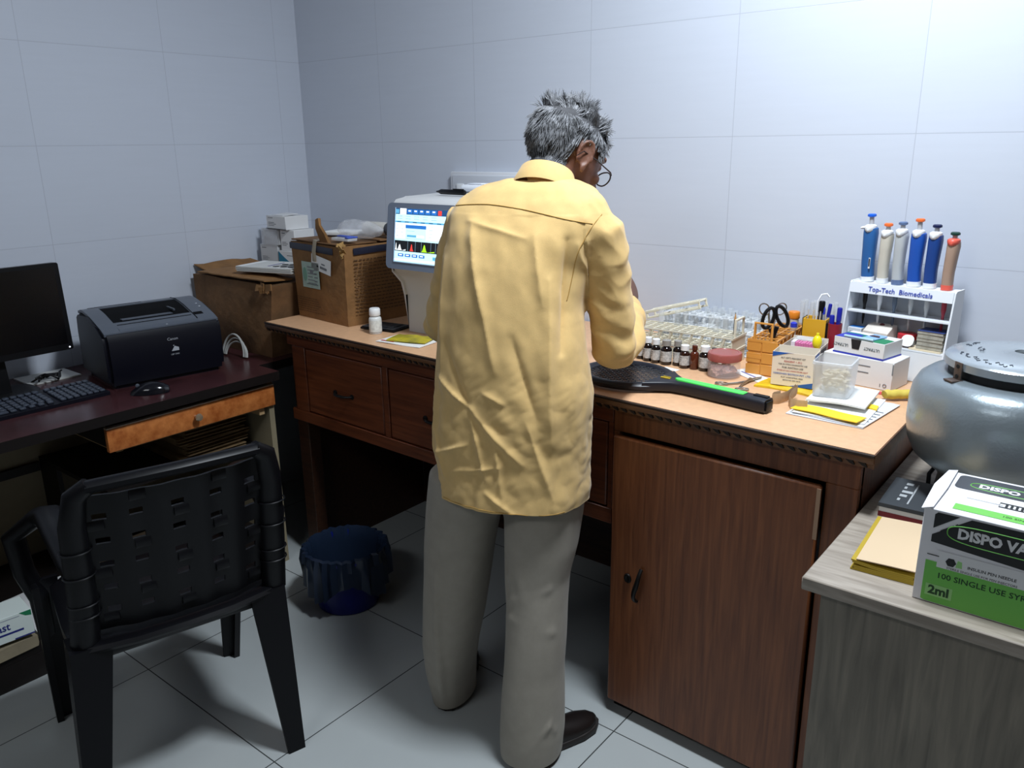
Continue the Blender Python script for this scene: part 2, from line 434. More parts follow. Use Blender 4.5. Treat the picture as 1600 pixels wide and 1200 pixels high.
b = new(); box(b, 0.10, 0.6115, -1.245, -1.225, 0.588, 0.655); box(b, 0.10, 0.6115, -0.755, -0.735, 0.57, 0.655); box(b, 0.10, 0.611, -1.2245, -0.7555, 0.59, 0.596)
obj('drawer_box', b, mat('raw_plywood', (176, 146, 106), 0.7), d)
b = new(); lathe(b, [(0.005, 0), (0.005, 0.012), (0.011, 0.016), (0.0125, 0.021), (0.010, 0.026), (0.004, 0.0275)], 18, T(0.628, -0.995, 0.636) @ RY(90)); obj('drawer_knob', b, mat('clear_brass_knob', (214, 190, 160), 0.18, 0.7), d)
# ------------------------------------------------------------------ things on the worktop, left part
WT = TOPZ + 0.0004
card = mat('brown_corrugated_card', (150, 108, 64), 0.85, var=(14, 0.18), bump=(40, 0.25))
cardD = mat('stained_card', (128, 92, 58), 0.85, var=(9, 0.25), bump=(40, 0.25))
ink_b = mat('card_print', (84, 58, 36), 0.9)
navy = mat('navy_tape', (34, 36, 52), 0.4)
paper = mat('white_paper', (232, 232, 230), 0.7)
ink = mat('black_ink', (28, 28, 32), 0.6)
inkgrey = mat('grey_ink', (120, 122, 126), 0.7)
green_label = mat('green_label', (176, 196, 184), 0.7, var=(30, 0.12))
clear = mat('clear_plastic', (236, 238, 242), 0.08, alpha=0.30)
frost = mat('frosted_plastic', (236, 238, 240), 0.25, alpha=0.5)

def crumple(bm, amp, sc, seed=0, keep=None):
    for v in bm.verts:
        if keep and keep(v.co): continue
        v.co += V(noise.noise_vector(v.co*sc + V((seed, seed*2, seed*3))))*amp

def carton(bm, L, Wd, Hh, nx=10, ny=10, nz=8, mi=0, taper=0.0):
    """subdivided box on the ground, lower front-left corner at the origin"""
    def grid(p, u, v, a, c):
        g = [[bm.verts.new(V(p)+V(u)*(i/a)+V(v)*(j/c)) for j in range(c+1)] for i in range(a+1)]
        for i in range(a):
            for j in range(c):
                f = bm.faces.new((g[i][j], g[i+1][j], g[i+1][j+1], g[i][j+1])); f.material_index = mi
    grid((0,0,0), (L,0,0), (0,0,Hh), nx, nz); grid((0,Wd,0), (L,0,0), (0,0,Hh), nx, nz)
    grid((0,0,0), (0,Wd,0), (0,0,Hh), ny, nz); grid((L,0,0), (0,Wd,0), (0,0,Hh), ny, nz)
    grid((0,0,0), (L,0,0), (0,Wd,0), nx, ny); grid((0,0,Hh), (L,0,0), (0,Wd,0), nx, ny)
    bmesh.ops.remove_doubles(bm, verts=bm.verts[:], dist=1e-5)

# open carton with green label at the left end of the worktop
t = thing('cardboard_carton', 'battered brown carton with green label and navy tape at the left end of the worktop', 'carton', (0.556, -0.514, WT), -5.9)
b = new(); carton(b, 0.300, 0.285, 0.262)
for v in b.verts:
    k = v.co.z/0.262
    v.co.x += (v.co.x-0.15)*0.05*k; v.co.y += (v.co.y-0.14)*0.04*k
    e = math.sin(PI*min(1, max(0, v.co.x/0.3)))*math.sin(PI*k)
    if v.co.y < 0.02: v.co.y -= 0.006*e
crumple(b, 0.004, 9, 3, lambda c: c.z < 0.002)
obj('box_body', b, card, t)
b = new()
for y0, hz in ((-0.0125, 0.0), ):
    pass
tube(b, [(-0.010, -0.0095, 0.248), (0.15, -0.0125, 0.247), (0.252, -0.0105, 0.244)], 0.011, 6, ry=0.0012)
tube(b, [(0.3115, 0.03, 0.245), (0.3125, 0.14, 0.248), (0.311, 0.27, 0.249)], 0.011, 6, ry=0.0012)
obj('navy_tape_band', b, navy, t)
b = new(); mxf = front(0.066, -0.0150, 0.092); rect(b, 0, 0.105, 0.02, 0.108, mxf, 0)
for i in range(6): rect(b, 0.035, 0.035+0.03+0.012*((i*7)%3), 0.09-i*0.011, 0.093-i*0.011, mxf, 1, 0.0009)
for i in range(4): rect(b, 0.075, 0.096-0.004*(i%2), 0.082-i*0.013, 0.086-i*0.013, mxf, 1, 0.0009)
rect(b, 0.025, 0.095, 0.032, 0.0335, mxf, 2, 0.0009); rect(b, 0.05, 0.07, 0.068, 0.083, mxf, 1, 0.0010)
prism(b, [(0.018+0.013*math.cos(k*PI/8), 0.065+0.024*math.sin(k*PI/8)) for k in range(16)], 0.0006, 0.0009, mxf, 3)
obj('green_label', b, [green_label, inkgrey, ink, mat('label_green_print', (120, 160, 140), 0.7)], t)
b = new(); mxf = front(0.128, -0.0150, 0.196) @ RZ(-9) @ M.Diagonal((1.15, 1.2, 1, 1)); rect(b, 0, 0.10, -0.012, 0.03, mxf, 0)
rect(b, 0.01, 0.025, 0.014, 0.018, mxf, 1, 0.0009); rect(b, 0.045, 0.08, -0.003, 0.004, mxf, 1, 0.0009); rect(b, 0.052, 0.07, 0.009, 0.013, mxf, 1, 0.0009); rect(b, 0.028, 0.038, -0.002, 0.003, mxf, 2, 0.0009)
obj('white_shipping_label', b, [paper, inkgrey, ink], t)
b = new(); mxf = front(0, -0.0075, 0)
random.seed(5)
for i in range(7):
    x = 0.012
    while x < (0.15 if i < 6 else 0.2)*(0.75+0.25*random.random()):
        l = 0.006+0.012*random.random(); rect(b, x, x+l, 0.072-i*0.008, 0.0745-i*0.008, mxf, 0, 0.004-0.0005*i); x += l+0.0035
obj('printed_text', b, ink_b, t); b = new()
mxf = rightside(0.302, 0, 0)
for i in range(16):
    x = 0.03
    while x < 0.25:
        l = 0.006+0.014*random.random(); rect(b, x, x+l, 0.215-i*0.0115, 0.2185-i*0.0115, mxf, 0, 0.0085); x += l+0.004
obj('printed_text', b, ink_b, t)
b = new()
tube(b, [(0.195, 0.005, 0.262), (0.190, 0.0, 0.29), (0.175, -0.006, 0.32), (0.168, -0.003, 0.345)], [0.027, 0.025, 0.020, 0.009], 8, ry=0.006, power=0.6)
crumple(b, 0.006, 30, 1); obj('upright_flap', b, card, t)
b = new(); box(b, 0.0, 0.29, -0.008, 0.14, 0.266, 0.2705, 0, None, 0.001); box(b, 0.01, 0.295, 0.15, 0.285, 0.265, 0.269, 0, T(0,0,0.004) , 0.001)
crumple(b, 0.004, 20, 2); obj('folded_flap', b, cardD, t)
b = new()
for i in range(9):
    a = i*0.7; q_ = V((0.300+0.010*math.cos(a*2.1), -0.008+0.008*math.sin(a*1.7), 0.252+0.018*math.sin(a))); box(b, -0.008, 0.008, -0.0012, 0.0012, -0.009, 0.009, 0, T(*q_) @ RZ(40+50*math.sin(i*3)) @ RX(40*math.cos(i*5)) @ RY(35*i))
crumple(b, 0.008, 45, 7); obj('torn_corner', b, mat('torn_card', (186, 146, 88), 0.9, var=(30, 0.3)), t)
b = new(); tube(b, [(0.150, -0.0165, 0.205), (0.152, -0.0175, 0.24), (0.153, -0.010, 0.275), (0.16, 0.02, 0.278)], 0.012, 6, ry=0.0008); obj('clear_tape', b, mat('yellowed_tape', (214, 202, 180), 0.2, trans=0.6, ior=1.1), t)
BM = M.Translation((0.556, -0.514, WT)) @ RZ(-5.9)
def onB(x, y, z): return BM @ V((x, y, z))

# things lying on that carton
b = new()
n, sg = 22, 20
rings = []
for i in range(n+1):
    u = i/n; rr = 0.036*(math.sin(PI*min(1, u*1.02))**0.45)*(1.15-0.45*u)+0.001
    rings.append([((u-0.5)*0.20, rr*math.cos(2*PI*k/sg)*1.15, max(-0.027, rr*math.sin(2*PI*k/sg))+0.0275) for k in range(sg)])
loft(b, rings); crumple(b, 0.006, 38, 4, lambda c: c.z < 0.003)
o = obj('plastic_pouch', b, clear, None, 60, onB(0.240, 0.115, 0.277), 4); tag(o, 'clear crinkled plastic pouch on top of the carton beside the analyser', 'plastic bag')
t = thing('inhaler_tube', 'pale grey plastic tube with dark end cap on the carton behind the clear pouch', 'tube', onB(0.22, 0.20, 0.2775), 0)
b = new(); lathe(b, [(0.02, -0.06), (0.0225, -0.05), (0.0235, 0.03), (0.021, 0.05)], 20, T(0, 0, 0.0238) @ RY(90)); obj('tube_body', b, mat('warm_grey_plastic', (196, 192, 184), 0.4), t)
b = new(); lathe(b, [(0.0215, 0.051), (0.023, 0.054), (0.023, 0.075), (0.02, 0.079)], 20, T(0, 0, 0.0238) @ RY(90)); obj('end_cap', b, mat('dark_grey_rubber', (66, 68, 74), 0.6), t)
t = thing('blue_blister_packet', 'small clear packet with blue band on the front of the carton top', 'packet', onB(0.258, 0.035, 0.2775), -4)
b = new(); box(b, -0.045, 0.045, -0.02, 0.02, 0, 0.010, 0, None, 0.003); obj('clear_tray', b, frost, t)
b = new(); box(b, -0.046, 0.046, 0.004, 0.021, 0.0102, 0.0145, 0, None, 0.001); box(b, 0.03, 0.046, -0.02, 0.0035, 0.0102, 0.0145, 0, None, 0.001); obj('blue_band', b, mat('blue_print', (66, 92, 190), 0.4), t)
b = new(); box(b, -0.06, 0.06, -0.05, 0.05, 0, 0.012, 0, None, 0.002); crumple(b, 0.003, 20, 9)
tag(obj('white_envelope', b, paper, None, 40, onB(0.07, 0.16, 0.2770), 12), 'flat white packet on the left of the carton top', 'packet')

# blood analyser ---------------------------------------------------
abody = mat('off_white_enamel', (206, 206, 206), 0.42); abez = mat('blue_grey_bezel', (118, 128, 146), 0.45)
t = thing('blood_analyzer', 'white tabletop blood analyser with lit touch screen left of the man', 'analyser', (1.055, -0.47, WT))
prof = [(0.0, 0.0), (0.0, 0.12), (-0.012, 0.165), (-0.05, 0.205), (-0.066, 0.214), (-0.042, 0.405), (-0.03, 0.417), (0.02, 0.424), (0.30, 0.43), (0.335, 0.42), (0.345, 0.39), (0.345, 0.0)]
b = new(); Wd = 0.30
loft(b, [[(x, y, z) for y, z in prof] for x in (0.0, Wd)])
bmesh.ops.bevel(b, geom=[e for e in b.edges if abs(e.verts[0].co.x-e.verts[1].co.x) < 1e-6], offset=0.008, segments=2, affect='EDGES')
obj('housing', b, abody, t)
sl = math.degrees(math.atan2(0.024, 0.191))
SM = T(0.15, -0.055, 0.31) @ RX(90-sl)       # screen plane (x right, y up the tilted face)
b = new(); prism(b, rrect(0.298, 0.197, 0.016, 5), 0.0035, 0.0135, SM)
obj('bezel', b, abez, t)
b = new()
scr = [mat('screen_cyan', (196, 240, 250), 0.3, emit=1.0), mat('screen_white', (246, 252, 255), 0.3, emit=1.05), mat('screen_navy', (30, 72, 120), 0.3, emit=0.9),
       mat('screen_blue', (40, 110, 190), 0.3, emit=0.9), mat('screen_mid', (96, 170, 206), 0.3, emit=0.9), mat('screen_black', (26, 28, 32), 0.3, emit=0.4),
       mat('screen_red', (238, 66, 56), 0.3, emit=0.9), mat('screen_green', (172, 226, 40), 0.3, emit=0.9), mat('screen_grey', (140, 170, 186), 0.3, emit=0.8)]
S2 = T(0.15, -0.055, 0.31) @ RX(90-sl) @ T(0.006, 0.004, 0.0138)
def sr(x0, x1, y0, y1, mi, z=0.0003):           # x 0..1 from the left, y 0..1 from the top
    rect(b, -0.118+x0*0.236, -0.118+x1*0.236, 0.079-y1*0.158, 0.079-y0*0.158, S2, mi, z)
sr(0, 1, 0, 1, 0, 0.0002); sr(0, 1, 0, 0.11, 2)
sr(0.0, 0.06, 0.02, 0.095, 4, 0.0005); sr(0.075, 0.19, 0.0, 0.11, 1, 0.0005)
for i in range(5): sr(0.205+i*0.105, 0.295+i*0.105, 0.015, 0.095, 3, 0.0005); sr(0.225+i*0.105, 0.27+i*0.105, 0.03, 0.055, 1, 0.0007)
sr(0.74, 0.8, 0.015, 0.1, 6, 0.0005)
for r in range(2):
    for i in range(5): sr(0.03+i*0.15, 0.12+i*0.15, 0.14+r*0.045, 0.148+r*0.045, 8, 0.0004)
sr(0.0, 1, 0.235, 0.265, 4); 
for i in range(6): sr(0.03+i*0.14, 0.10+i*0.14, 0.243, 0.256, 2, 0.0005)
sr(0, 1, 0.27, 0.56, 1)
for i in range(4):
    sr(0.015, 0.06, 0.31+i*0.065, 0.318+i*0.065, 8, 0.0005); sr(0.10, 0.15, 0.31+i*0.065, 0.318+i*0.065, 8, 0.0005); sr(0.60, 0.66, 0.31+i*0.065, 0.318+i*0.065, 8, 0.0005)
sr(0.185, 0.55, 0.30, 0.585, 0, 0.0006); sr(0.185, 0.55, 0.30, 0.365, 3, 0.0008); sr(0.215, 0.38, 0.485, 0.525, 4, 0.0008); sr(0.39, 0.52, 0.485, 0.525, 1, 0.0008); sr(0.21, 0.35, 0.41, 0.416, 8, 0.0008); sr(0.21, 0.49, 0.55, 0.556, 8, 0.0008)
sr(0.0, 1.0, 0.60, 0.80, 5, 0.0005)
def peak(x, wd, h, mi, tail=0.0):
    pts = [(x-wd, 0)]
    for k in range(13):
        u = -1+2*k/12; pts.append((x+u*wd, h*math.exp(-u*u*4.5)))
    pts += [(x+wd+tail, 0.004), (x+wd+tail, 0)]
    prism(b, [(-0.118+px*0.236, 0.079-0.785*0.158+py) for px, py in pts], 0.0007, 0.0009, S2, mi)
peak(0.025, 0.02, 0.022, 1); peak(0.09, 0.05, 0.018, 1, 0.06); peak(0.305, 0.035, 0.021, 6); peak(0.53, 0.055, 0.022, 7, 0.12)
for x in (0.235, 0.37, 0.475, 0.64, 0.72): sr(x, x+0.004, 0.60, 0.80, 8, 0.0007)
for i in range(4): sr(0.065+i*0.125, 0.165+i*0.125, 0.845, 0.90, 3, 0.0005); sr(0.085+i*0.125, 0.14+i*0.125, 0.86, 0.88, 1, 0.0007)
sr(0.68, 0.74, 0.86, 0.92, 4, 0.0005); sr(0.0, 1.0, 0.945, 0.975, 1)
obj('touch_screen', b, scr, t, 0)
b = new(); 
for a in ((0, 1, 0, 0), ): pass
tube(b, [SM @ V(p+(0.0145,)) for p in ((-0.114, -0.077), (-0.114, 0.085))], 0.0016, 6); tube(b, [SM @ V(p+(0.0145,)) for p in ((-0.114, -0.077), (0.126, -0.077))], 0.0016, 6)
obj('screen_rim', b, mat('pale_blue_rim', (176, 200, 224), 0.3), t)
AZ = WT+0.4285
t = thing('black_marker_pen', 'black pen lying on top of the white blood analyser', 'pen', (1.20, -0.40, AZ+0.0082), -6)
b = new(); lathe(b, [(0.0015, -0.068), (0.005, -0.052), (0.0078, -0.045), (0.008, 0.06), (0.006, 0.064)], 12, RY(90)); obj('barrel', b, mat('black_plastic', (12, 12, 15), 0.38, spec=0.3), t)
b = new(); box(b, 0.01, 0.058, -0.002, 0.002, 0.008, 0.0105, 0, None, 0.0008); obj('clip', b, mat('black_plastic', (12, 12, 15), 0.38, spec=0.3), t)
b = new(); box(b, -0.05, 0.06, -0.035, 0.035, 0, 0.022, 0, None, 0.01, 3); box(b, -0.03, 0.03, -0.02, 0.02, 0.0225, 0.026, 0, None, 0.003)
tag(obj('analyzer_cover', b, mat('white_abs', (228, 232, 240), 0.35), None, 40, (1.19, -0.26, WT+0.431), 0), 'low white plastic cover on the analyser top behind the black pen', 'cover')

# small bottle, dark tray and packets in front of the analyser
t = thing('pill_bottle', 'white capped plastic bottle with pale label in front of the carton', 'bottle', (0.999, -0.556, WT), 20)
b = new(); lathe(b, [(0.0185, 0), (0.0200, 0.002), (0.0200, 0.048), (0.018, 0.053), (0.013, 0.056), (0.0125, 0.058)], 24); obj('bottle_body', b, mat('milky_plastic', (222, 224, 222), 0.35), t)
b = new(); lathe(b, [(0.0168, 0.0585), (0.0178, 0.060), (0.0172, 0.079), (0.0150, 0.082)], 24); obj('cap', b, mat('white_cap', (240, 240, 240), 0.4), t)
b = new(); lathe(b, [(0.0203, 0.008), (0.0203, 0.044)], 24, None, 0, cap0=False, cap1=False); lathe(b, [(0.0202, 0.0045), (0.0202, 0.006)], 24, None, 1, cap0=False, cap1=False); obj('bottle_label', b, [mat('bottle_label', (236, 238, 232), 0.6, var=(90, 0.18)), inkgrey], t)
t = thing('black_tray', 'flat black instrument tray on the worktop behind the pill bottle', 'tray', (0.968, -0.485, WT), 8)
b = new(); box(b, -0.07, 0.07, -0.045, 0.045, 0, 0.007, 0, None, 0.002); obj('tray_base', b, mat('black_plastic', (12, 12, 15), 0.38, spec=0.3), t)
b = new(); box(b, -0.066, 0.066, -0.041, 0.041, 0.0072, 0.010, 0, None, 0.001); box(b, -0.05, 0.05, -0.03, 0.03, 0.0102, 0.013, 0, None, 0.001); obj('tray_top', b, mat('scuffed_grey', (70, 72, 76), 0.5, var=(40, 0.5)), t)
b = new(); carton(b, 0.17, 0.10, 0.0016, 12, 8, 1)
for v in b.verts: v.co.z += 0.0015*(1+math.sin(v.co.x*40))*0.5
rect(b, 0.01, 0.06, 0.012, 0.02, T(0, 0, 0.0036), 1)
tag(obj('paper_leaflet', b, [paper, mat('red_print', (200, 60, 50), 0.6)], None, 40, (1.085, -0.636, WT), 6), 'white leaflet under the yellow sachet beside the man', 'leaflet')
b = new(); carton(b, 0.13, 0.085, 0.003, 16, 10, 1)
for v in b.verts:
    u = (v.co.x-0.065)/0.065; w_ = (v.co.y-0.042)/0.042
    v.co.z += 0.004*(v.co.z > 0.001)*(1-u**4)*(1-w_**4) + 0.0012*math.sin(v.co.x*90+v.co.y*40)*(v.co.z > 0.001)
crumple(b, 0.0012, 50, 3, lambda c: c.z < 0.001)
tag(obj('yellow_sachet', b, mat('yellow_foil', (206, 188, 40), 0.4, var=(18, 0.4), col2=(134, 128, 56)), None, 40, (1.118, -0.622, WT+0.0052), 18), 'crinkled yellow sachet on the leaflet beside the man', 'sachet')

# ------------------------------------------------------------------ corner: worn carton, papers, white boxes
DT = 0.7205
t = thing('worn_carton', 'worn brown carton in the room corner behind the printer', 'carton', (0.03, -0.598, DT))
b = new(); carton(b, 0.492, 0.50, 0.262, 14, 12, 9)
for v in b.verts:
    k = v.co.z/0.262
    if v.co.y < 0.1: v.co.y -= 0.012*math.sin(PI*k)*math.sin(PI*v.co.x/0.49)
    if v.co.x > 0.4: v.co.x -= 0.035*(1-k)
crumple(b, 0.005, 8, 11, lambda c: c.z < 0.002); obj('box_body', b, cardD, t)
b = new(); carton(b, 0.42, 0.12, 0.004, 12, 5, 1)
for v in b.verts: v.co.z += 0.012*math.sin(v.co.x*9)*(v.co.y/0.12)
crumple(b, 0.004, 18, 5); 
for v in b.verts: v.co += V((0.05, -0.012, 0.275))
obj('front_flap', b, card, t)
b = new(); carton(b, 0.11, 0.25, 0.004, 5, 12, 1)
for v in b.verts: v.co = V((v.co.x-0.012-0.01, v.co.y+0.02, v.co.z+0.268+0.022*(0.11-v.co.x)/0.11))
crumple(b, 0.006, 14, 8); obj('left_flap', b, card, t)
b = new(); [box(b, -0.02, 0.02, -0.0014, 0.0014, -0.012, 0.012, 0, T(0.44+0.014*k, -0.014+0.004*(k%2), 0.252+0.006*math.sin(k*2)) @ RZ(25*math.sin(k*4)) @ RX(-30+22*(k%3)) @ RY(20*math.sin(k*3))) for k in range(5)]; crumple(b, 0.003, 40, 6); obj('torn_corner', b, card, t)
t = thing('leaflet_stack', 'stack of white printed sheets with black dots on the worn carton', 'paper stack', (0.30, -0.585, DT+0.291), 14)
b = new()
for i in range(7): box(b, 0.0+0.003*math.sin(i*2), 0.25+0.003*math.sin(i*2), 0.002*math.cos(i*3), 0.15+0.002*math.cos(i*3), i*0.0028, i*0.0028+0.0026)
for v in b.verts: v.co.z += 0.10*(v.co.x-0.10)**2 + 0.001
obj('sheets', b, mat('grey_paper', (206, 206, 202), 0.7), t)
b = new(); carton(b, 0.25, 0.15, 0.0008, 12, 2, 1)
for v in b.verts: v.co.z += 0.0202 + 0.10*(v.co.x-0.10)**2
for r in range(2):
    for c in range(3):
        prism(b, [(0.155+c*0.034+0.012*math.cos(k*PI/8), 0.035+r*0.05+0.012*math.sin(k*PI/8)) for k in range(16)], 0.0222+0.10*(0.055+c*0.034)**2, 0.0228+0.10*(0.055+c*0.034)**2, None, 1)
rect(b, 0.118, 0.126, 0.03, 0.12, T(0, 0, 0.0226), 2)
obj('top_sheet', b, [paper, ink, mat('lilac_print', (120, 120, 170), 0.7)], t)

def pack(name, label, cat, w_, d_, h_, loc, rz, mats, extra=None, group=None, bev=0.0012):
    t = thing(name, label, cat, loc, rz, group)
    b = new(); box(b, 0, w_, 0, d_, 0, h_, 0, None, bev, 1)
    if extra: extra(b, w_, d_, h_)
    obj('box_body', b, mats, t)
    return t
wcard = mat('white_card', (226, 226, 226), 0.6); gcard = mat('pale_grey_card', (198, 200, 202), 0.6)
teal = mat('teal_print', (40, 120, 150), 0.5)
def prn(b, w_, d_, h_):
    m1 = front(0, 0, 0)
    for i in range(3): rect(b, w_*0.1, w_*(0.4+0.1*(i%2)), h_*0.25+i*0.006, h_*0.25+i*0.006+0.002, m1, 1)
    rect(b, w_*0.1, w_*0.35, h_*0.82, h_*0.86, m1, 1)
def prn_teal(b, w_, d_, h_):
    m1 = front(0, 0, 0)
    prism(b, [(0.001, 0.001)] + [(w_*0.99*k/12+0.001, 0.001+h_*0.95*(1-k/12)**1.6) for k in range(13)], 0.0003, 0.0006, m1, 2)
    rect(b, w_*0.4, w_*0.8, h_*0.7, h_*0.74, m1, 1)
WB = DT+0.2665
pack('reagent_box', 'white reagent box lowest left in the stack by the room corner', 'box', 0.105, 0.10, 0.082, (0.045, -0.300, WB), 4, [gcard, inkgrey], prn)
pack('reagent_box', 'white box with teal swoosh at the foot of the stack', 'box', 0.13, 0.11, 0.062, (0.156, -0.295, WB), 2, [wcard, inkgrey, teal], prn_teal)
pack('reagent_box', 'upright white box standing on the teal swoosh box', 'box', 0.085, 0.10, 0.082, (0.172, -0.290, WB+0.0625), 2, [wcard, inkgrey], prn)
t = pack('reagent_box', 'grey box in clear wrapper in the middle of the corner stack', 'box', 0.10, 0.10, 0.062, (0.066, -0.298, WB+0.0825), 3, [gcard, inkgrey], prn)
b = new(); box(b, -0.004, 0.095, -0.004, -0.001, -0.001, 0.066, 0, None, 0.0008); crumple(b, 0.002, 40, 3); obj('clear_wrapper', b, clear, t)
t = pack('reagent_box', 'white box with raised lid flap on top of the corner stack', 'box', 0.135, 0.105, 0.052, (0.098, -0.296, WB+0.1455), -4, [wcard, inkgrey], prn)
b = new(); box(b, 0.03, 0.11, 0.01, 0.08, 0.0525, 0.0545, 0, T(0,0,0) @ RX(3)); obj('lid_flap', b, wcard, t)
b = new(); box(b, -0.002, 0.137, -0.0045, 0.0, 0.001, 0.003, 0); obj('dark_band', b, ink, t)
# ------------------------------------------------------------------ on the computer desk
blk = mat('black_plastic', (12, 12, 15), 0.38, spec=0.3); gun = mat('gunmetal_plastic', (84, 90, 100), 0.36); navyb = mat('blue_black_plastic', (10, 11, 22), 0.4, spec=0.28)
# laser printer: local x = along its front (to the right), y = depth away from the front
t = thing('laser_printer', 'black and gunmetal laser printer on the mahogany desk against the left wall', 'printer', (0.425, -1.150, DT), 81)
prof = [(0.0, 0.012), (-0.006, 0.05), (-0.004, 0.15), (0.004, 0.172), (0.018, 0.18), (0.075, 0.196), (0.14, 0.213), (0.20, 0.222), (0.245, 0.22), (0.27, 0.205), (0.28, 0.15), (0.28, 0.012)]
b = new(); loft(b, [[(x, y, z) for y, z in prof] for x in (0.0, 0.372)])
bmesh.ops.bevel(b, geom=[e for e in b.edges if abs(e.verts[0].co.x-e.verts[1].co.x) < 1e-6], offset=0.012, segments=3, affect='EDGES')
box(b, 0.02, 0.35, 0.01, 0.27, 0.0, 0.0125)
obj('housing', b, navyb, t)
def topz(y):
    P = prof[3:10]
    for (a, c), (d, e) in zip(P[:-1], P[1:]):
        if a <= y <= d: return c+(e-c)*(y-a)/(d-a)
    return P[-1][1]
b = new()
ys = [0.006+0.242*i/16 for i in range(17)]; 
def strip(bm, x0, x1, ya, yb, up, mi=0, n=10):
    r0 = []
    for i in range(n+1):
        y = ya+(yb-ya)*i/n; z = topz(min(max(y, 0.005), 0.26))
        r0.append([(x0, y, z-0.004), (x1, y, z-0.004), (x1, y, z+up), (x0, y, z+up)])
    loft(bm, r0, mi)
strip(b, 0.006, 0.055, 0.006, 0.255, 0.004); strip(b, 0.30, 0.366, 0.006, 0.255, 0.004)
strip(b, 0.0551, 0.2999, 0.006, 0.066, 0.004); strip(b, 0.0551, 0.2999, 0.205, 0.255, 0.004)
obj('top_cover', b, gun, t)
b = new(); strip(b, 0.056, 0.2995, 0.067, 0.204, 0.0008); 
obj('output_slot', b, mat('slot_black', (8, 8, 10), 0.8, spec=0.15), t)
b = new(); box(b, 0.085, 0.245, 0.072, 0.105, 0.0, 0.0025, 0, T(0, 0, topz(0.085)+0.0012)); box(b, 0.25, 0.256, 0.08, 0.16, 0.0, 0.006, 0, T(0, 0, topz(0.11)+0.003)); obj('paper_guide', b, mat('slate_plastic', (72, 78, 88), 0.4), t)
b = new(); strip(b, 0.302, 0.3045, 0.02, 0.245, 0.0052); strip(b, 0.06, 0.295, 0.046, 0.049, 0.0048); strip(b, 0.03, 0.20, 0.232, 0.235, 0.0048); strip(b, 0.306, 0.335, 0.045, 0.062, 0.0052); obj('groove', b, mat('slot_black', (8, 8, 10), 0.8, spec=0.15), t)
b = new(); lathe(b, [(0.004, 0), (0.003, 0.002)], 10, T(0.345, 0.10, topz(0.10)+0.004)); lathe(b, [(0.004, 0), (0.003, 0.002)], 10, T(0.345, 0.125, topz(0.125)+0.004)); obj('button', b, mat('pale_grey', (170, 176, 186), 0.4), t)
b = new(); F_ = front(0, -0.0062, 0)
text(b, 'Canon', 0.013, T(0.205, -0.0065, 0.134) @ RX(89), 0)
prism(b, [(0.198, 0.094), (0.222, 0.094), (0.222, 0.104), (0.209, 0.110)], 0.0006, 0.0012, T(0, -0.0055, 0) @ RX(90), 0)
prism(b, [(0.206, 0.109), (0.208, 0.114), (0.204, 0.112)], 0.0006, 0.0012, T(0, -0.0055, 0) @ RX(90), 0)
text(b, 'LBP 2900', 0.007, T(0.208, -0.0062, 0.083) @ RX(90), 0)
lathe(b, [(0.0035, 0), (0.002, 0.001)], 8, T(0.20, 0.012, topz(0.012)+0.004))
obj('lettering', b, mat('silver_print', (170, 174, 182), 0.4), t)

# monitor
t = thing('computer_monitor', 'black computer monitor cut off by the left edge, on the mahogany desk', 'monitor', (0.235, -1.395, DT))
MT = T(0.02, 0, 0.255) @ RY(-3)
b = new(); prism(b, rrect(0.44, 0.272, 0.006), -0.02, 0.008, MT @ RZ(90) @ RX(90)); prism(b, rrect(0.30, 0.19, 0.03), -0.045, -0.0205, MT @ RZ(90) @ RX(90)); obj('housing', b, blk, t)
b = new(); box(b, -0.206, 0.206, -0.116, 0.124, 0.0082, 0.0094, 0, MT @ RZ(90) @ RX(90)); obj('screen', b, mat('dark_screen', (8, 8, 11), 0.22), t)
b = new(); loft(b, [[(-0.03, -0.035, 0.012), (0.0, -0.035, 0.012), (0.0, 0.035, 0.012), (-0.03, 0.035, 0.012)], [(-0.03, -0.03, 0.12), (-0.002, -0.03, 0.12), (-0.002, 0.03, 0.12), (-0.03, 0.03, 0.12)], [(-0.03, -0.03, 0.2), (-0.022, -0.03, 0.2), (-0.022, 0.03, 0.2), (-0.03, 0.03, 0.2)]]); obj('stand_neck', b, blk, t)
b = new(); prism(b, rrect(0.15, 0.22, 0.05, 5, -0.02), 0.0, 0.012); obj('stand_base', b, blk, t)
b = new(); sph(b, (0.0105, 0.208, -0.128), 0.0022, 0, 8, MT); obj('power_light', b, mat('led_white', (240, 245, 255), 0.3, emit=3.0), t)

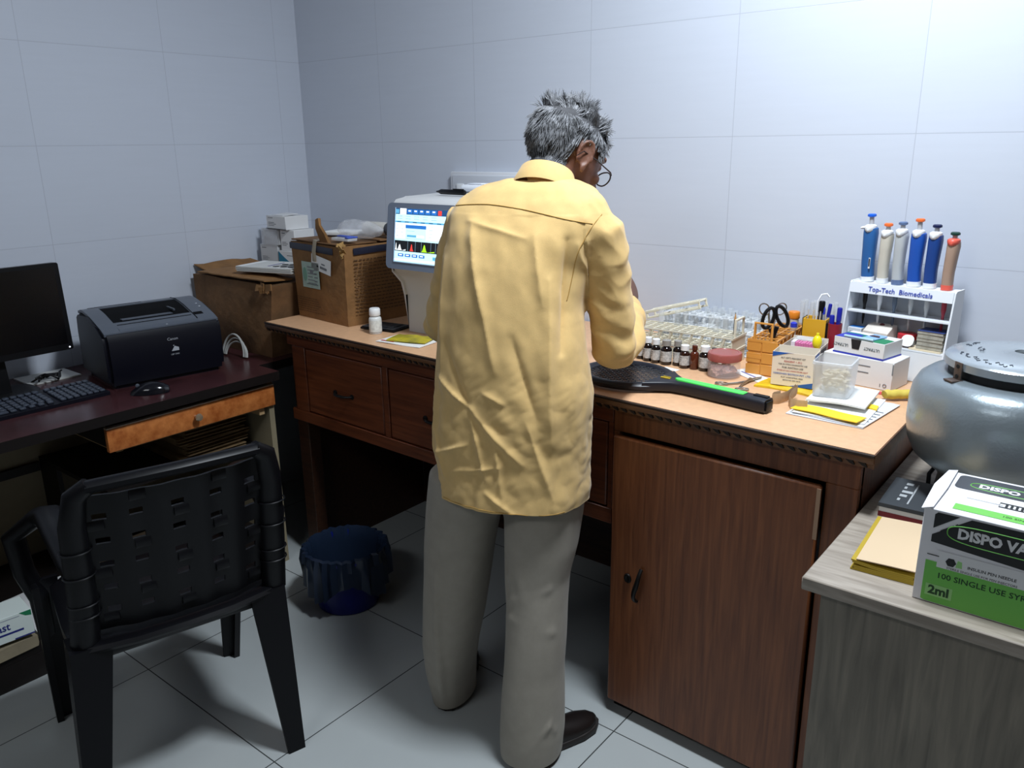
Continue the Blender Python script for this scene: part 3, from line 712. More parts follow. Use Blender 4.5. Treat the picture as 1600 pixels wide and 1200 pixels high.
# keyboard
t = thing('keyboard', 'black keyboard on the desk under the monitor', 'keyboard', (0.462, -1.62, DT), 90)
b = new(); loft(b, [[(x, 0.0, 0.0), (x, 0.0, 0.010), (x, 0.15, 0.022), (x, 0.15, 0.0)] for x in (0, 0.45)]); obj('keyboard_body', b, navyb, t)
kb = [blk, mat('key_grey', (60, 66, 78), 0.35)]
for r, (n, y) in enumerate(((10, 0.014), (13, 0.034), (14, 0.054), (14, 0.074), (14, 0.094), (14, 0.122))):
    b = new()
    xs = [0.012+i*0.0205 for i in range(14)] if r else [0.012, 0.036, 0.06, 0.175, 0.20, 0.225, 0.25, 0.275]
    for i, x in enumerate(xs):
        wk = 0.0165 if (r or i != 2) else 0.11
        vs = box(b, x, x+wk, y, y+0.0155, 0, 0.007, 0, T(0, 0, 0.010+0.08*y), 0.0018, 1)
    obj('key_block', b, mat('key_grey', (50, 56, 68), 0.32), t); b = new()
    for j in range(3): box(b, 0.312+j*0.0195, 0.328+j*0.0195, y, y+0.0155, 0, 0.007, 0, T(0, 0, 0.010+0.08*y), 0.0018, 1)
    obj('key_block', b, mat('key_grey', (50, 56, 68), 0.32), t); b = new()
    for j in range(4): box(b, 0.372+j*0.0185, 0.3875+j*0.0185, y, y+0.0155, 0, 0.007, 0, T(0, 0, 0.010+0.08*y), 0.0018, 1)
    obj('key_block', b, mat('key_grey', (50, 56, 68), 0.32), t)
t = thing('computer_mouse', 'glossy black mouse on the desk in front of the printer', 'mouse', (0.545, -1.085, DT), 55)
b = new(); rings = []
for i in range(13):
    u = i/12; wv = 0.031*math.sin(PI*(0.08+0.86*u))**0.5; hv = 0.036*math.sin(PI*(0.06+0.80*u))**0.8
    rings.append([(-0.055+0.11*u, wv*math.cos(PI*k/10)*1.0, max(0.0005, hv*math.sin(PI*k/10))) for k in range(11)] + [(-0.055+0.11*u, -wv*0.9, 0.0), (-0.055+0.11*u, wv*0.9, 0.0)])
loft(b, rings); obj('mouse_body', b, mat('glossy_black', (18, 18, 24), 0.12), t)
b = new(); lathe(b, [(0.004, -0.003), (0.006, -0.002), (0.006, 0.002), (0.004, 0.003)], 14, T(-0.035, 0, 0.026) @ RX(90)); obj('scroll_wheel', b, gun, t)
wcab = mat('grey_white_cable', (186, 186, 182), 0.5)
b = new()
for k, (r, dx) in enumerate(((0.075, 0), (0.062, 0.01), (0.05, 0.016))):
    tube(b, [(0.36+dx+0.055*math.cos(a), -0.672+0.012*math.sin(a), DT+0.006+r*max(0, math.sin(a))) for a in [PI*i/14 for i in range(15)]], 0.0035, 6)
for v in b.verts: v.co.y += (v.co.x-0.36)*0.12
tag(obj('white_cable', b, wcab, None, 60), 'white cable looping over the desk between printer and worn carton', 'cable')
b = new()
for k in range(4):
    tube(b, [(0.13+0.02*k+0.02*math.sin(i*0.9+k), -1.265+0.009*i, DT+0.004+0.004*k+0.018*abs(math.sin(i*0.55+k))) for i in range(10)], 0.003, 6)
tag(obj('black_cables', b, blk, None, 60), 'tangle of black cables between monitor and printer', 'cable')
b = new(); carton(b, 0.13, 0.16, 0.004, 4, 4, 1); tag(obj('pale_booklet', b, mat('grey_paper', (206, 206, 202), 0.7), None, 40, (0.03, -1.28, DT), 0), 'pale booklet lying under the cables behind the keyboard', 'booklet')

# ------------------------------------------------------------------ under the desk
brownp = mat('aged_paper', (142, 116, 82), 0.8, var=(20, 0.2)); SH = 0.1005
for i in range(6):
    b = new(); n = 6
    for k in range(n): box(b, 0.0, 0.30-0.01*((k*5+i)%3), 0.0, 0.24-0.008*((k*7+i)%3), k*0.0034, k*0.0034+0.003)
    o = obj('file_folder', b, brownp, None, 40, (0.205+0.006*(i%3), -0.985+0.007*((i*2)%3), 0.4402+i*0.0212), 2*((i%3)-1))
    tag(o, ('lowest', 'second lowest', 'third lowest', 'third highest', 'second highest', 'topmost')[i] + ' brown file folder in the pile under the burl drawer', 'folder', 'brown files under the drawer')
t = thing('medicine_box', 'white medicine box with blue lettering under the desk at far left', 'box', (0.602, -1.80, SH+0.0480), 84)
b = new(); box(b, 0, 0.25, 0, 0.10, 0, 0.075, 0, None, 0.001, 1)
Fm = front(0, 0, 0); text(b, 'Aromilast', 0.032, Fm @ T(0.140, 0.046, 0), 1, sx=0.85, bold=0.0006); rect(b, 0.165, 0.225, 0.022, 0.028, Fm, 1); rect(b, 0.06, 0.22, 0.066, 0.067, Fm, 1)
rect(b, 0.095, 0.13, 0.012, 0.032, Fm, 3); prism(b, [(0.22, 0.0748), (0.2495, 0.0748), (0.2495, 0.058), (0.235, 0.062)], 0.0003, 0.0006, Fm, 2); rect(b, 0.2, 0.2495, 0.001, 0.005, Fm, 1)
obj('box_body', b, [mat('medicine_white', (214, 224, 220), 0.5), mat('medicine_blue', (36, 44, 120), 0.5), mat('medicine_green', (30, 120, 80), 0.5), mat('pale_grey', (170, 176, 186), 0.4)], t)
b = new(); carton(b, 0.26, 0.24, 0.034, 6, 6, 3); crumple(b, 0.004, 12, 4, lambda c: c.z < 0.002)
tag(obj('flat_carton', b, mat('dull_card', (150, 138, 114), 0.85, var=(8, 0.15)), None, 40, (0.372, -1.80, SH), 3), 'flattened beige carton under the desk at far left, below the medicine box', 'carton')
b = new(); carton(b, 0.28, 0.23, 0.012, 10, 8, 1)
for v in b.verts: v.co.z += 0.01*(1+math.sin(v.co.x*14+v.co.y*6))*(v.co.z > 0.005)
crumple(b, 0.003, 14, 4, lambda c: c.z < 0.002)
tag(obj('paper_bundle', b, mat('crumpled_paper', (216, 216, 216), 0.75), None, 40, (0.325, -1.53, SH), 0), 'crumpled white papers on the low shelf under the desk', 'papers')
for i in range(5):
    b = new(); h = (0.020, 0.016, 0.022, 0.014, 0.018)[i]; z0 = sum((0.020, 0.016, 0.022, 0.014, 0.018)[:i])
    box(b, 0, 0.18, 0, 0.24, 0.0, 0.002, 1); box(b, 0, 0.18, 0, 0.24, h-0.002, h-0.0004, 1); box(b, 0.002, 0.178, 0.002, 0.238, 0.002, h-0.002, 0)
    tag(obj('old_book', b, [mat('yellowed_pages', (188, 172, 130), 0.8), mat('book_cover', (66, 54, 40), 0.6)], None, 40, (0.36+0.01*(i%2), -1.28, SH+z0+0.0002*i), 3*(i%3)-3),
        ('bottom book', 'second book from the bottom', 'middle book', 'second book from the top', 'topmost book')[i] + ' in the yellowed pile behind the chair under the desk', 'book', 'yellowed books under the desk')

# ------------------------------------------------------------------ waste bin
t = thing('waste_bin', 'blue plastic waste bin with dark liner under the drawers', 'bin', (1.0, -0.745, 0))
b = new(); prof = [(0.095, 0.0), (0.100, 0.004), (0.110, 0.07), (0.124, 0.17), (0.130, 0.188), (0.130, 0.196), (0.124, 0.196), (0.119, 0.17), (0.103, 0.02)]
lathe(b, prof, 40); obj('bin_body', b, mat('blue_bin_plastic', (16, 26, 110), 0.3), t)
b = new(); n = 56; rings = []
for r_, z, w_ in ((0.098, 0.03, 0.001), (0.114, 0.16, 0.002), (0.121, 0.198, 0.004), (0.127, 0.210, 0.006), (0.135, 0.205, 0.006), (0.139, 0.17, 0.010), (0.138, 0.12, 0.012)):
    rings.append([((r_+w_*math.sin(k*2.9+z*20)+w_*0.6*math.sin(k*1.3))*math.cos(2*PI*k/n), (r_+w_*math.sin(k*2.9+z*20))*math.sin(2*PI*k/n), z-(0.06*(0.5+0.5*math.sin(k*0.45+1)) if z < 0.13 and w_ > 0.011 else 0)) for k in range(n)])
loft(b, rings, 0, True, False); obj('bin_liner', b, mat('dark_blue_bag', (30, 42, 62), 0.22), t)

# ------------------------------------------------------------------ plastic armchair
chm = mat('black_chair_plastic', (9, 9, 13), 0.4, spec=0.28)
t = thing('armchair', 'black plastic armchair with woven pattern back in front of the computer desk', 'chair', (1.137, -1.440, 0), 74.9)
# backrest: panel with rows of square holes
b = new(); ncol, nrow = 29, 23
def bp_(u, v):                                   # u -1..1 across, v 0..1 up
    x = u*(0.185+0.012*v)+0.035; z = 0.445+0.335*v
    y = -0.160-0.062*v - 0.035*(1-u*u) + 0.006*math.cos(u*PI*5)*0.4
    return V((x, y, z))
hole = lambda i, j: (i in (2, 3, 7, 8, 13, 14, 19, 20, 25, 26)) and (j in (3, 7, 11, 15, 19))
def bfront(u, v): return bp_(u, v) + V((0, 0.007, 0))
us = [-1+2*i/ncol for i in range(ncol+1)]; vs_ = [j/nrow for j in range(nrow+1)]
gA = [[b.verts.new(bp_(u, v)) for v in vs_] for u in us]; gB = [[b.verts.new(bfront(u, v)) for v in vs_] for u in us]
for i in range(ncol):
    for j in range(nrow):
        if hole(i, j):
            for (p, q), nb in ((((i, j), (i+1, j)), (i, j-1)), (((i+1, j), (i+1, j+1)), (i+1, j)), (((i+1, j+1), (i, j+1)), (i, j+1)), (((i, j+1), (i, j)), (i-1, j))):
                if hole(*nb): continue
                b.faces.new((gA[p[0]][p[1]], gA[q[0]][q[1]], gB[q[0]][q[1]], gB[p[0]][p[1]]))
            continue
        b.faces.new((gA[i][j], gA[i+1][j], gA[i+1][j+1], gA[i][j+1])); b.faces.new((gB[i][j], gB[i][j+1], gB[i+1][j+1], gB[i+1][j]))
for i in range(ncol):
    for j in (0, nrow): b.faces.new((gA[i][j], gA[i+1][j], gB[i+1][j], gB[i][j]))
for j in range(nrow):
    for i in (0, ncol): b.faces.new((gA[i][j], gA[i][j+1], gB[i][j+1], gB[i][j]))
for i in range(5):                                # raised bands of the woven relief
    for j in range(6):
        u0 = -0.84+0.42*i; v0 = 0.03+0.175*j
        if (i+j) % 2 == 0 and v0 < 0.92:
            pts = [bp_(u0+0.16*k/4-0.08, min(1, v0+0.06)) + V((0, -0.0015, 0)) for k in range(5)]
            tube(b, pts, 0.012, 6, ry=0.003)
obj('backrest', b, chm, t)
b = new()
for s in (-1, 1):
    pts = [(0.03+s*0.208, -0.165, 0.42), (0.035+s*0.206, -0.185, 0.55), (0.035+s*0.204, -0.215, 0.72), (0.035+s*0.193, -0.230, 0.785), (0.035+s*0.165, -0.240, 0.808)]
    tube(b, pts, [0.030, 0.029, 0.027, 0.024, 0.018], 10, ry=[0.026, 0.025, 0.022, 0.02, 0.016])
    for z in (0.50, 0.53, 0.60, 0.66): tube(b, [(0.035+s*0.205+0.031*math.cos(a), -0.177-(z-0.5)*0.17+0.027*math.sin(a), z) for a in [2*PI*k/14 for k in range(14)]], 0.002, 5, closed=True)
tube(b, [(0.035-0.172, -0.238, 0.803), (0.035-0.095, -0.252, 0.807), (0.035, -0.257, 0.808), (0.035+0.095, -0.252, 0.807), (0.035+0.172, -0.238, 0.803)], 0.014, 10, ry=0.018)
obj('back_frame', b, chm, t)
b = new(); prismo = [(-0.205, -0.185), (0.245, -0.185), (0.250, -0.05), (0.245, 0.16), (0.20, 0.215), (-0.16, 0.215), (-0.205, 0.16), (-0.21, -0.05)]
loft(b, [[(x*0.96+0.0008, y*0.97, 0.385) for x, y in prismo], [(x, y, 0.395) for x, y in prismo], [(x, y, 0.42) for x, y in prismo], [(x*0.93+0.0014, y*0.93, 0.428) for x, y in prismo], [(x*0.5, y*0.5, 0.420) for x, y in prismo]])
tube(b, [(-0.18, -0.175, 0.418), (-0.08, -0.205, 0.424), (0.02, -0.212, 0.426), (0.12, -0.205, 0.424), (0.22, -0.175, 0.418)], 0.012, 8, ry=0.02)
obj('seat', b, chm, t)
def chair_leg(x0, y0, x1, y1, z0, w0, w1):
    bm = new(); rg = []
    for k in range(5):
        u = k/4; w_ = w0+(w1-w0)*u; x = x0+(x1-x0)*u; y = y0+(y1-y0)*u; z = z0*(1-u)
        sx = 1 if x0 > 0.02 else -1; sy = 1 if y0 > 0 else -1
        L_ = [(0, 0), (-sx*w_, 0), (-sx*w_, -sy*0.012), (-sx*0.012, -sy*0.016), (-sx*0.016, -sy*w_*0.9), (0, -sy*w_*0.9)]
        rg.append([(x+px, y+py, z) for px, py in L_])
    loft(bm, rg); return bm
for s in (-1, 1):
    obj('leg', chair_leg(0.02+s*0.235, -0.195, 0.0+s*0.245, -0.255, 0.425, 0.085, 0.042), chm, t)
    obj('leg', chair_leg(0.012+s*0.255, 0.205, 0.0+s*0.240, 0.258, 0.43, 0.062, 0.038), chm, t)
    b = new()
    pts = [(0.035+s*0.205, -0.195, 0.570), (0.048+s*0.222, -0.12, 0.592), (0.05+s*0.228, 0.0, 0.618), (0.048+s*0.230, 0.10, 0.630), (0.038+s*0.236, 0.155, 0.610), (s*0.256, 0.19, 0.56), (s*0.248, 0.20, 0.46), (0.01+s*0.237, 0.197, 0.385), (0.008+s*0.234, 0.205, 0.27)]
    tube(b, pts, [0.022, 0.021, 0.021, 0.021, 0.022, 0.020, 0.018, 0.017, 0.014], 12, ry=[0.022, 0.028, 0.032, 0.033, 0.032, 0.029, 0.026, 0.025, 0.020], power=0.85)
    obj('armrest', b, chm, t)
# ------------------------------------------------------------------ right half of the worktop
cream = mat('cream_plastic', (224, 217, 196), 0.42); amberp = mat('amber_plastic', (216, 150, 68), 0.38); whitep = mat('white_rack_plastic', (238, 240, 242), 0.4)
glass = mat('clear_glass', (238, 242, 244), 0.05, alpha=0.15)

def plate_bars(bm, L, W, nx, ny, z, th=0.004, bar=0.0035, edge=0.004):
    box(bm, 0, L, 0, edge, z, z+th); box(bm, 0, L, W-edge, W, z, z+th)
    box(bm, 0, edge, edge, W-edge, z, z+th); box(bm, L-edge, L, edge, W-edge, z, z+th)
    for i in range(1, nx):
        x = edge+(L-2*edge)*i/nx; box(bm, x-bar/2, x+bar/2, edge, W-edge, z+0.0004, z+th-0.0004)
    for j in range(1, ny):
        y = edge+(W-2*edge)*j/ny; box(bm, edge, L-edge, y-bar/2, y+bar/2, z+0.0002, z+th-0.0002)

def rack(name, label, loc, rz, L, W, H, nx, ny, m, handles=(1,), tiers=2, group=None, hh=0.045):
    t = thing(name, label, 'rack', loc, rz, group)
    b = new(); plate_bars(b, L, W, nx, ny, H-0.004); obj('top_grid', b, m, t)
    if tiers > 1:
        b = new(); plate_bars(b, L, W, nx, ny, H*0.48); obj('middle_grid', b, m, t)
    b = new(); box(b, 0, L, 0, W, 0.0, 0.003)
    n = max(3, int(L/0.03))
    for i in range(1, n):                                   # slanted struts seen from the side
        x = L*i/n
        for y0 in (0.001, W-0.006):
            vs = box(b, x-0.003, x+0.003, y0, y0+0.005, 0.003, H-0.004)
            for v in vs: v.co.x += (v.co.z-H/2)*0.35
    obj('base_frame', b, m, t)
    for s, x in ((0, 0.0), (1, L)):
        b = new(); xx = x-0.003 if s == 0 else x
        box(b, xx, xx+0.003, 0.0, W, 0.0, H, 0, None, 0.0006, 1); box(b, xx-0.002, xx+0.005, -0.002, W+0.002, H*0.46, H*0.54); box(b, xx-0.002, xx+0.005, -0.002, W+0.002, H*0.93, H)
        if s in handles:
            y0, y1 = W*0.2, W*0.8; h = hh
            tube(b, [(xx+0.0015, y0, H-0.004), (xx+0.0015, y0, H+h), (xx+0.0015, y1, H+h), (xx+0.0015, y1, H-0.004)], 0.0034, 6, power=0.6)
        obj('end_wall', b, m, t)
    return t

rack('test_tube_rack', 'cream test tube rack with a handle, nearest the row of amber bottles', (1.762, -0.288, WT), 2, 0.310, 0.095, 0.076, 12, 4, cream)
rack('test_tube_rack', 'low white test tube rack behind the cream rack', (1.800, -0.165, WT), 0, 0.290, 0.070, 0.066, 12, 3, whitep, ())
rack('test_tube_rack', 'white test tube rack standing against the wall behind the low white one', (1.770, -0.085, WT), 0, 0.330, 0.065, 0.084, 13, 3, whitep, ())
# empty cream frame leaning across the racks
t = thing('tube_stand_frame', 'empty cream rack frame tilted up on the racks beside the man', 'rack', (1.775, -0.195, WT+0.0775), 0)
b = new(); FMx = M.Rotation(math.radians(-16), 4, 'Y') @ RZ(3)
for y in (0.0, 0.05): tube(b, [FMx @ V((0.0, y, 0.022)), FMx @ V((0.17, y, 0.022))], 0.0042, 6, power=0.6)
for y in (0.0, 0.05): tube(b, [FMx @ V((0.0, y, 0.0045)), FMx @ V((0.17, y, 0.0045))], 0.003, 6, power=0.6)
for x in (0.004, 0.06, 0.115, 0.166): tube(b, [FMx @ V((x, 0, 0.022)), FMx @ V((x, 0.05, 0.022))], 0.003, 6)
for x in (0.003, 0.167):
    for y in (0, 0.05): tube(b, [FMx @ V((x, y, 0.024)), FMx @ V((x, y, 0.0043))], 0.0035, 6)
obj('frame', b, cream, t)

# glass tubes in the racks
def tube_mesh(h, r):
    b = new(); lathe(b, [(0.0005, 0.0), (r*0.7, 0.0012), (r, 0.005), (r, h), (r+0.0006, h+0.0008), (r-0.0008, h+0.0008), (r-0.0012, h-0.001), (r-0.0012, 0.006), (0.0005, 0.0025)], 12, cap0=False, cap1=False)
    return b
random.seed(11)
src = None
def place_tubes(x0, y0, L, W, nx, ny, zb, prob, h, grp, lab, r):
    first = None; e = 0.004
    for i in range(nx):
        for j in range(ny):
            if random.random() > prob: continue
            x = x0+e+(L-2*e)*(i+0.5)/nx; y = y0+e+(W-2*e)*(j+0.5)/ny
            if first is None:
                first = obj('test_tube', tube_mesh(h, r), glass, None, 60, (x, y, zb)); tag(first, lab, 'test tube', grp)
            else:
                c = first.copy(); C.objects.link(c); c.location = (x, y, zb)
place_tubes(1.800, -0.165, 0.290, 0.070, 12, 3, WT+0.0032, 0.6, 0.086, 'short tubes in the low white rack', 'short clear glass tube standing in the low white rack', 0.0078)
place_tubes(1.770, -0.085, 0.330, 0.065, 13, 3, WT+0.0032, 0.75, 0.100, 'tubes in the white rack at the wall', 'clear glass tube standing in the white rack by the wall', 0.0078)
RM = T(1.762, -0.288, WT) @ RZ(2)
k0 = None
for i, j in ((2, 3), (4, 3), (5, 3), (9, 2), (10, 2), (11, 3), (8, 3)):
    p = RM @ V((0.004+0.302*(i+0.5)/12, 0.004+0.087*(j+0.5)/4, 0.0032))
    if k0 is None: k0 = obj('test_tube', tube_mesh(0.112, 0.0085), glass, None, 60, p); tag(k0, 'tall clear glass tube standing in the cream rack', 'test tube', 'tall tubes in the cream rack')
    else:
        c = k0.copy(); C.objects.link(c); c.location = p
t = thing('pencil', 'short black pencil standing in the cream test tube rack, point up', 'pencil', RM @ V((0.295, 0.058, 0.0034)), 0)
b = new(); lathe(b, [(0.0037, 0.0), (0.0037, 0.112)], 6); obj('pencil_shaft', b, mat('black_lacquer', (22, 22, 24), 0.3), t)
b = new(); lathe(b, [(0.0037, 0.1122), (0.0012, 0.128)], 8); lathe(b, [(0.0012, 0.1281), (0.0002, 0.132)], 8, None, 1); obj('pencil_tip', b, [mat('bare_wood', (196, 150, 100), 0.6), ink], t)

# row of amber bottles -------------------------------------------------
amb = mat('amber_glass', (40, 18, 10), 0.08, spec=0.7); ambd = mat('dark_amber_glass', (22, 12, 12), 0.08, spec=0.7); ambr = mat('brown_amber_glass', (84, 36, 18), 0.08, spec=0.7)
capw = mat('white_screw_cap', (236, 238, 240), 0.42); labw = mat('bottle_paper_label', (214, 214, 212), 0.6, var=(150, 0.3)); capd = mat('cloudy_stopper', (150, 146, 140), 0.25)
def amber_bottle(lab, x, y, r, h, glassm, cap, capmat, label=True, rz=-20):
    t = thing('reagent_bottle', lab, 'bottle', (x, y, WT), rz, 'amber bottles in front of the cream rack')
    b = new(); lathe(b, [(r*0.9, 0), (r, 0.002), (r, h*0.62), (r*0.86, h*0.69), (r*0.52, h*0.74), (r*0.5, h*0.80)] + ([] if cap else [(r*0.62, h*0.81), (r*0.62, h*0.97), (r*0.45, h)]), 22); obj('bottle_body', b, glassm, t)
    if cap:
        b = new(); n = 28
        prof_ = [(r*0.76, h*0.77), (r*0.82, h*0.775), (r*0.80, h*0.985), (r*0.70, h)]
        lathe(b, prof_, n); obj('screw_cap', b, capmat, t)
    if label:
        b = new(); lathe(b, [(r*1.015, h*0.14), (r*1.015, h*0.56)], 22, None, 0, cap0=False, cap1=False)
        for k in range(3): 
            aa = [-2.0+0.09*q for q in range(9-2*k)]
            for a0, a1 in zip(aa[:-1], aa[1:]): quad(b, [(r*1.03*math.cos(a), r*1.03*math.sin(a), h*(0.47-0.09*k)+dz) for a, dz in ((a0, 0), (a1, 0), (a1, 0.0015), (a0, 0.0015))], 1)
        obj('bottle_label', b, [labw, inkgrey], t)
    return t
for a in (('white capped amber bottle at the left end of the row, next to the sleeve', 1.836, -0.336, 0.0125, 0.066, ambd, 1, capw),
          ('second white capped amber bottle from the left end of the row', 1.8645, -0.348, 0.0125, 0.066, ambd, 1, capw),
          ('third white capped amber bottle from the left end of the row', 1.892, -0.353, 0.0128, 0.066, ambd, 1, capw),
          ('wide dark bottle with cloudy stopper in the middle of the row', 1.923, -0.352, 0.0150, 0.067, ambd, 1, capd),
          ('slim dark bottle with cloudy stopper right of the wide dark one', 1.9525, -0.344, 0.0125, 0.068, ambd, 1, capd),
          ('white capped bottle with pale label left of the brown bottle', 1.9795, -0.356, 0.0135, 0.062, amb, 1, capw),
          ('brown glass bottle without cap or label in the bottle row', 2.0055, -0.352, 0.0120, 0.064, ambr, 0, None, False),
          ('wide white capped amber bottle at the right end of the row, beside the jar', 2.0345, -0.350, 0.0150, 0.066, ambd, 1, capw),
          ('dark unlabelled bottle half hidden behind the right end of the bottle row', 2.045, -0.318, 0.0120, 0.056, ambd, 0, None, False)):
    amber_bottle(*a)
b = new(); box(b, 0, 0.045, 0, 0.02, 0, 0.0012); tag(obj('paper_slip', b, paper, None, 0, (1.935, -0.400, WT), -8), 'small white paper slip lying in front of the amber bottles', 'paper')

# jar of swabs
t = thing('cotton_jar', 'round clear jar with dusky pink lid between bottles and forceps', 'jar', (2.098, -0.372, WT))
b = new(); lathe(b, [(0.036, 0), (0.041, 0.003), (0.0415, 0.038), (0.039, 0.043), (0.0375, 0.043), (0.0393, 0.037), (0.039, 0.005), (0.001, 0.004)], 36, cap1=False); obj('jar_body', b, mat('jar_plastic', (244, 234, 238), 0.1, alpha=0.15), t)
b = new(); lathe(b, [(0.039, 0.0435), (0.0425, 0.045), (0.043, 0.060), (0.041, 0.0635), (0.034, 0.0645), (0.033, 0.0635), (0.001, 0.0637)], 36); obj('jar_lid', b, mat('dusky_pink_lid', (156, 84, 78), 0.25), t)
b = new(); random.seed(3)
for i in range(34):
    a = random.random()*2*PI; r = 0.028*math.sqrt(random.random()); sph(b, (r*math.cos(a), r*math.sin(a), 0.011+0.02*random.random()), (0.006+0.003*random.random(), 0.007, 0.006), 0, 8)
crumple(b, 0.003, 90, 2); o = obj('cotton_balls', b, mat('pinkish_cotton', (236, 214, 218), 0.9), t); o['kind'] = 'stuff'

# amber plastic rack and what stands in it
rack('test_tube_rack', 'amber plastic rack holding scissors, in front of the tall tubes', (2.205, -0.305, WT), 93, 0.225, 0.072, 0.092, 8, 3, amberp, (0,), 2, None, 0.042)
tr = [o for o in bpy.data.objects if o.get('label', '').startswith('amber plastic rack')][0]
b = new()
for z in (0.001, 0.031, 0.062): 
    box(b, -0.0055, -0.003, -0.003, 0.036, z, z+0.028, 0, None, 0.001, 1); box(b, -0.0045, -0.003, 0.038, 0.075, z, z+0.026, 0, None, 0.001, 1)
obj('stepped_end_plate', b, amberp, tr)
steel = mat('brushed_steel', (176, 172, 166), 0.25, 0.95)
def ring_pts(c, rx, rz, tilt, n=18):
    return [V(c)+V((rx*math.cos(a)*math.cos(tilt)-rz*math.sin(a)*math.sin(tilt), 0, rx*math.cos(a)*math.sin(tilt)+rz*math.sin(a)*math.cos(tilt))) for a in [2*PI*k/n for k in range(n)]]
t = thing('scissors', 'black handled scissors standing blades down in the amber rack', 'scissors', (2.180, -0.262, WT+0.0035), 30)
b = new(); tube(b, ring_pts((-0.018, 0, 0.138), 0.0125, 0.027, -0.28), 0.0048, 8, closed=True, ry=0.0055); tube(b, [(-0.011, 0, 0.112), (-0.004, 0, 0.095), (0.0, 0, 0.08)], [0.006, 0.005, 0.004], 8); obj('handle', b, blk, t)
b = new(); tube(b, ring_pts((0.016, 0.006, 0.142), 0.0125, 0.028, 0.42), 0.0048, 8, closed=True, ry=0.0055); tube(b, [(0.006, 0.006, 0.115), (0.001, 0.006, 0.095), (-0.001, 0.006, 0.08)], [0.006, 0.005, 0.004], 8); obj('handle', b, blk, t)
for s, y in ((-1, 0), (1, 0.006)):
    b = new(); loft(b, [[(x*k, y-0.0012, z) for x in (-1, 1)] + [(x*k, y+0.0012, z) for x in (1, -1)] for k, z in ((0.0035, 0.0795), (0.0048, 0.06), (0.0042, 0.03), (0.0008, 0.0))]); obj('blade', b, steel, t)
t = thing('surgical_scissors', 'thin steel ring handled scissors standing behind the black ones', 'scissors', (2.152, -0.212, WT+0.0035), 32)
for s in (-1, 1):
    b = new(); y = 0.003*s
    tube(b, [p+V((0, y, 0)) for p in ring_pts((s*0.0215, 0, 0.150), 0.0125, 0.016, -0.5*s)], 0.0019, 8, closed=True); tube(b, [(s*0.010, y, 0.140), (s*0.0075, y, 0.12), (0.0015*s, y, 0.075), (-0.001*s, y, 0.03), (0, y, 0.002)], [0.0028, 0.003, 0.003, 0.0025, 0.001], 8); obj('handle', b, steel, t)
t = thing('centrifuge_tube', 'tall cloudy tube with orange screw cap behind the scissors', 'tube', (2.175, -0.115, WT+0.0035), 0)
b = new(); lathe(b, [(0.004, 0.0), (0.0128, 0.022), (0.0132, 0.108), (0.013, 0.112)], 20); obj('tube_body', b, mat('cloudy_plastic', (222, 220, 214), 0.3, trans=0.35), t)
b = new(); lathe(b, [(0.0145, 0.1125), (0.0152, 0.114), (0.0150, 0.129), (0.0135, 0.131)], 20); obj('screw_cap', b, mat('orange_cap', (226, 132, 36), 0.4), t)
t = thing('centrifuge_tube', 'small clear vial with blue cap in the amber rack', 'tube', (2.192, -0.160, WT+0.0035), 0)
b = new(); lathe(b, [(0.003, 0.0), (0.0072, 0.012), (0.0072, 0.098)], 14); obj('tube_body', b, glass, t)
b = new(); lathe(b, [(0.0085, 0.0985), (0.0085, 0.109), (0.004, 0.112)], 14); obj('blue_cap', b, mat('royal_blue_cap', (40, 56, 190), 0.4), t)
rack('test_tube_rack', 'small amber rack of long glass tubes against the wall by the pens', (2.160, -0.075, WT), 0, 0.115, 0.055, 0.085, 4, 2, amberp, ())
place_tubes(2.160, -0.075, 0.115, 0.055, 4, 2, WT+0.0035, 1.1, 0.150, 'long tubes in the small amber rack', 'long clear glass tube standing in the small amber rack', 0.0075)

# pen cups
t = thing('pen_cup', 'yellow pen cup full of sticks and markers beside the pipette stand', 'pen cup', (2.212, -0.150, WT), 4)
b = new()
for k in range(4):
    x0, x1, y0, y1 = ((0, 0.058, 0, 0.003), (0, 0.058, 0.047, 0.05), (0, 0.003, 0.003, 0.047), (0.055, 0.058, 0.003, 0.047))[k]; box(b, x0, x1, y0, y1, 0.003, 0.126)
box(b, 0, 0.058, 0, 0.05, 0, 0.0029); obj('cup_body', b, mat('mustard_plastic', (222, 168, 40), 0.45), t)
b = new(); box(b, -0.0015, 0.0, -0.001, 0.051, 0.0, 0.128); box(b, 0.0582, 0.066, 0.0, 0.05, 0.0, 0.118); obj('black_edge', b, blk, t)
t = thing('pen_cup', 'dark red pen cup between the yellow cup and the pipette stand', 'pen cup', (2.279, -0.168, WT), 4)
b = new(); lathe(b, [(0.0001, 0.0), (0.0165, 0.001), (0.0172, 0.122), (0.0152, 0.122), (0.0148, 0.004), (0.0001, 0.004)], 20, T(0.0165, 0.02, 0)); obj('cup_body', b, mat('dark_red_plastic', (140, 28, 44), 0.4), t)

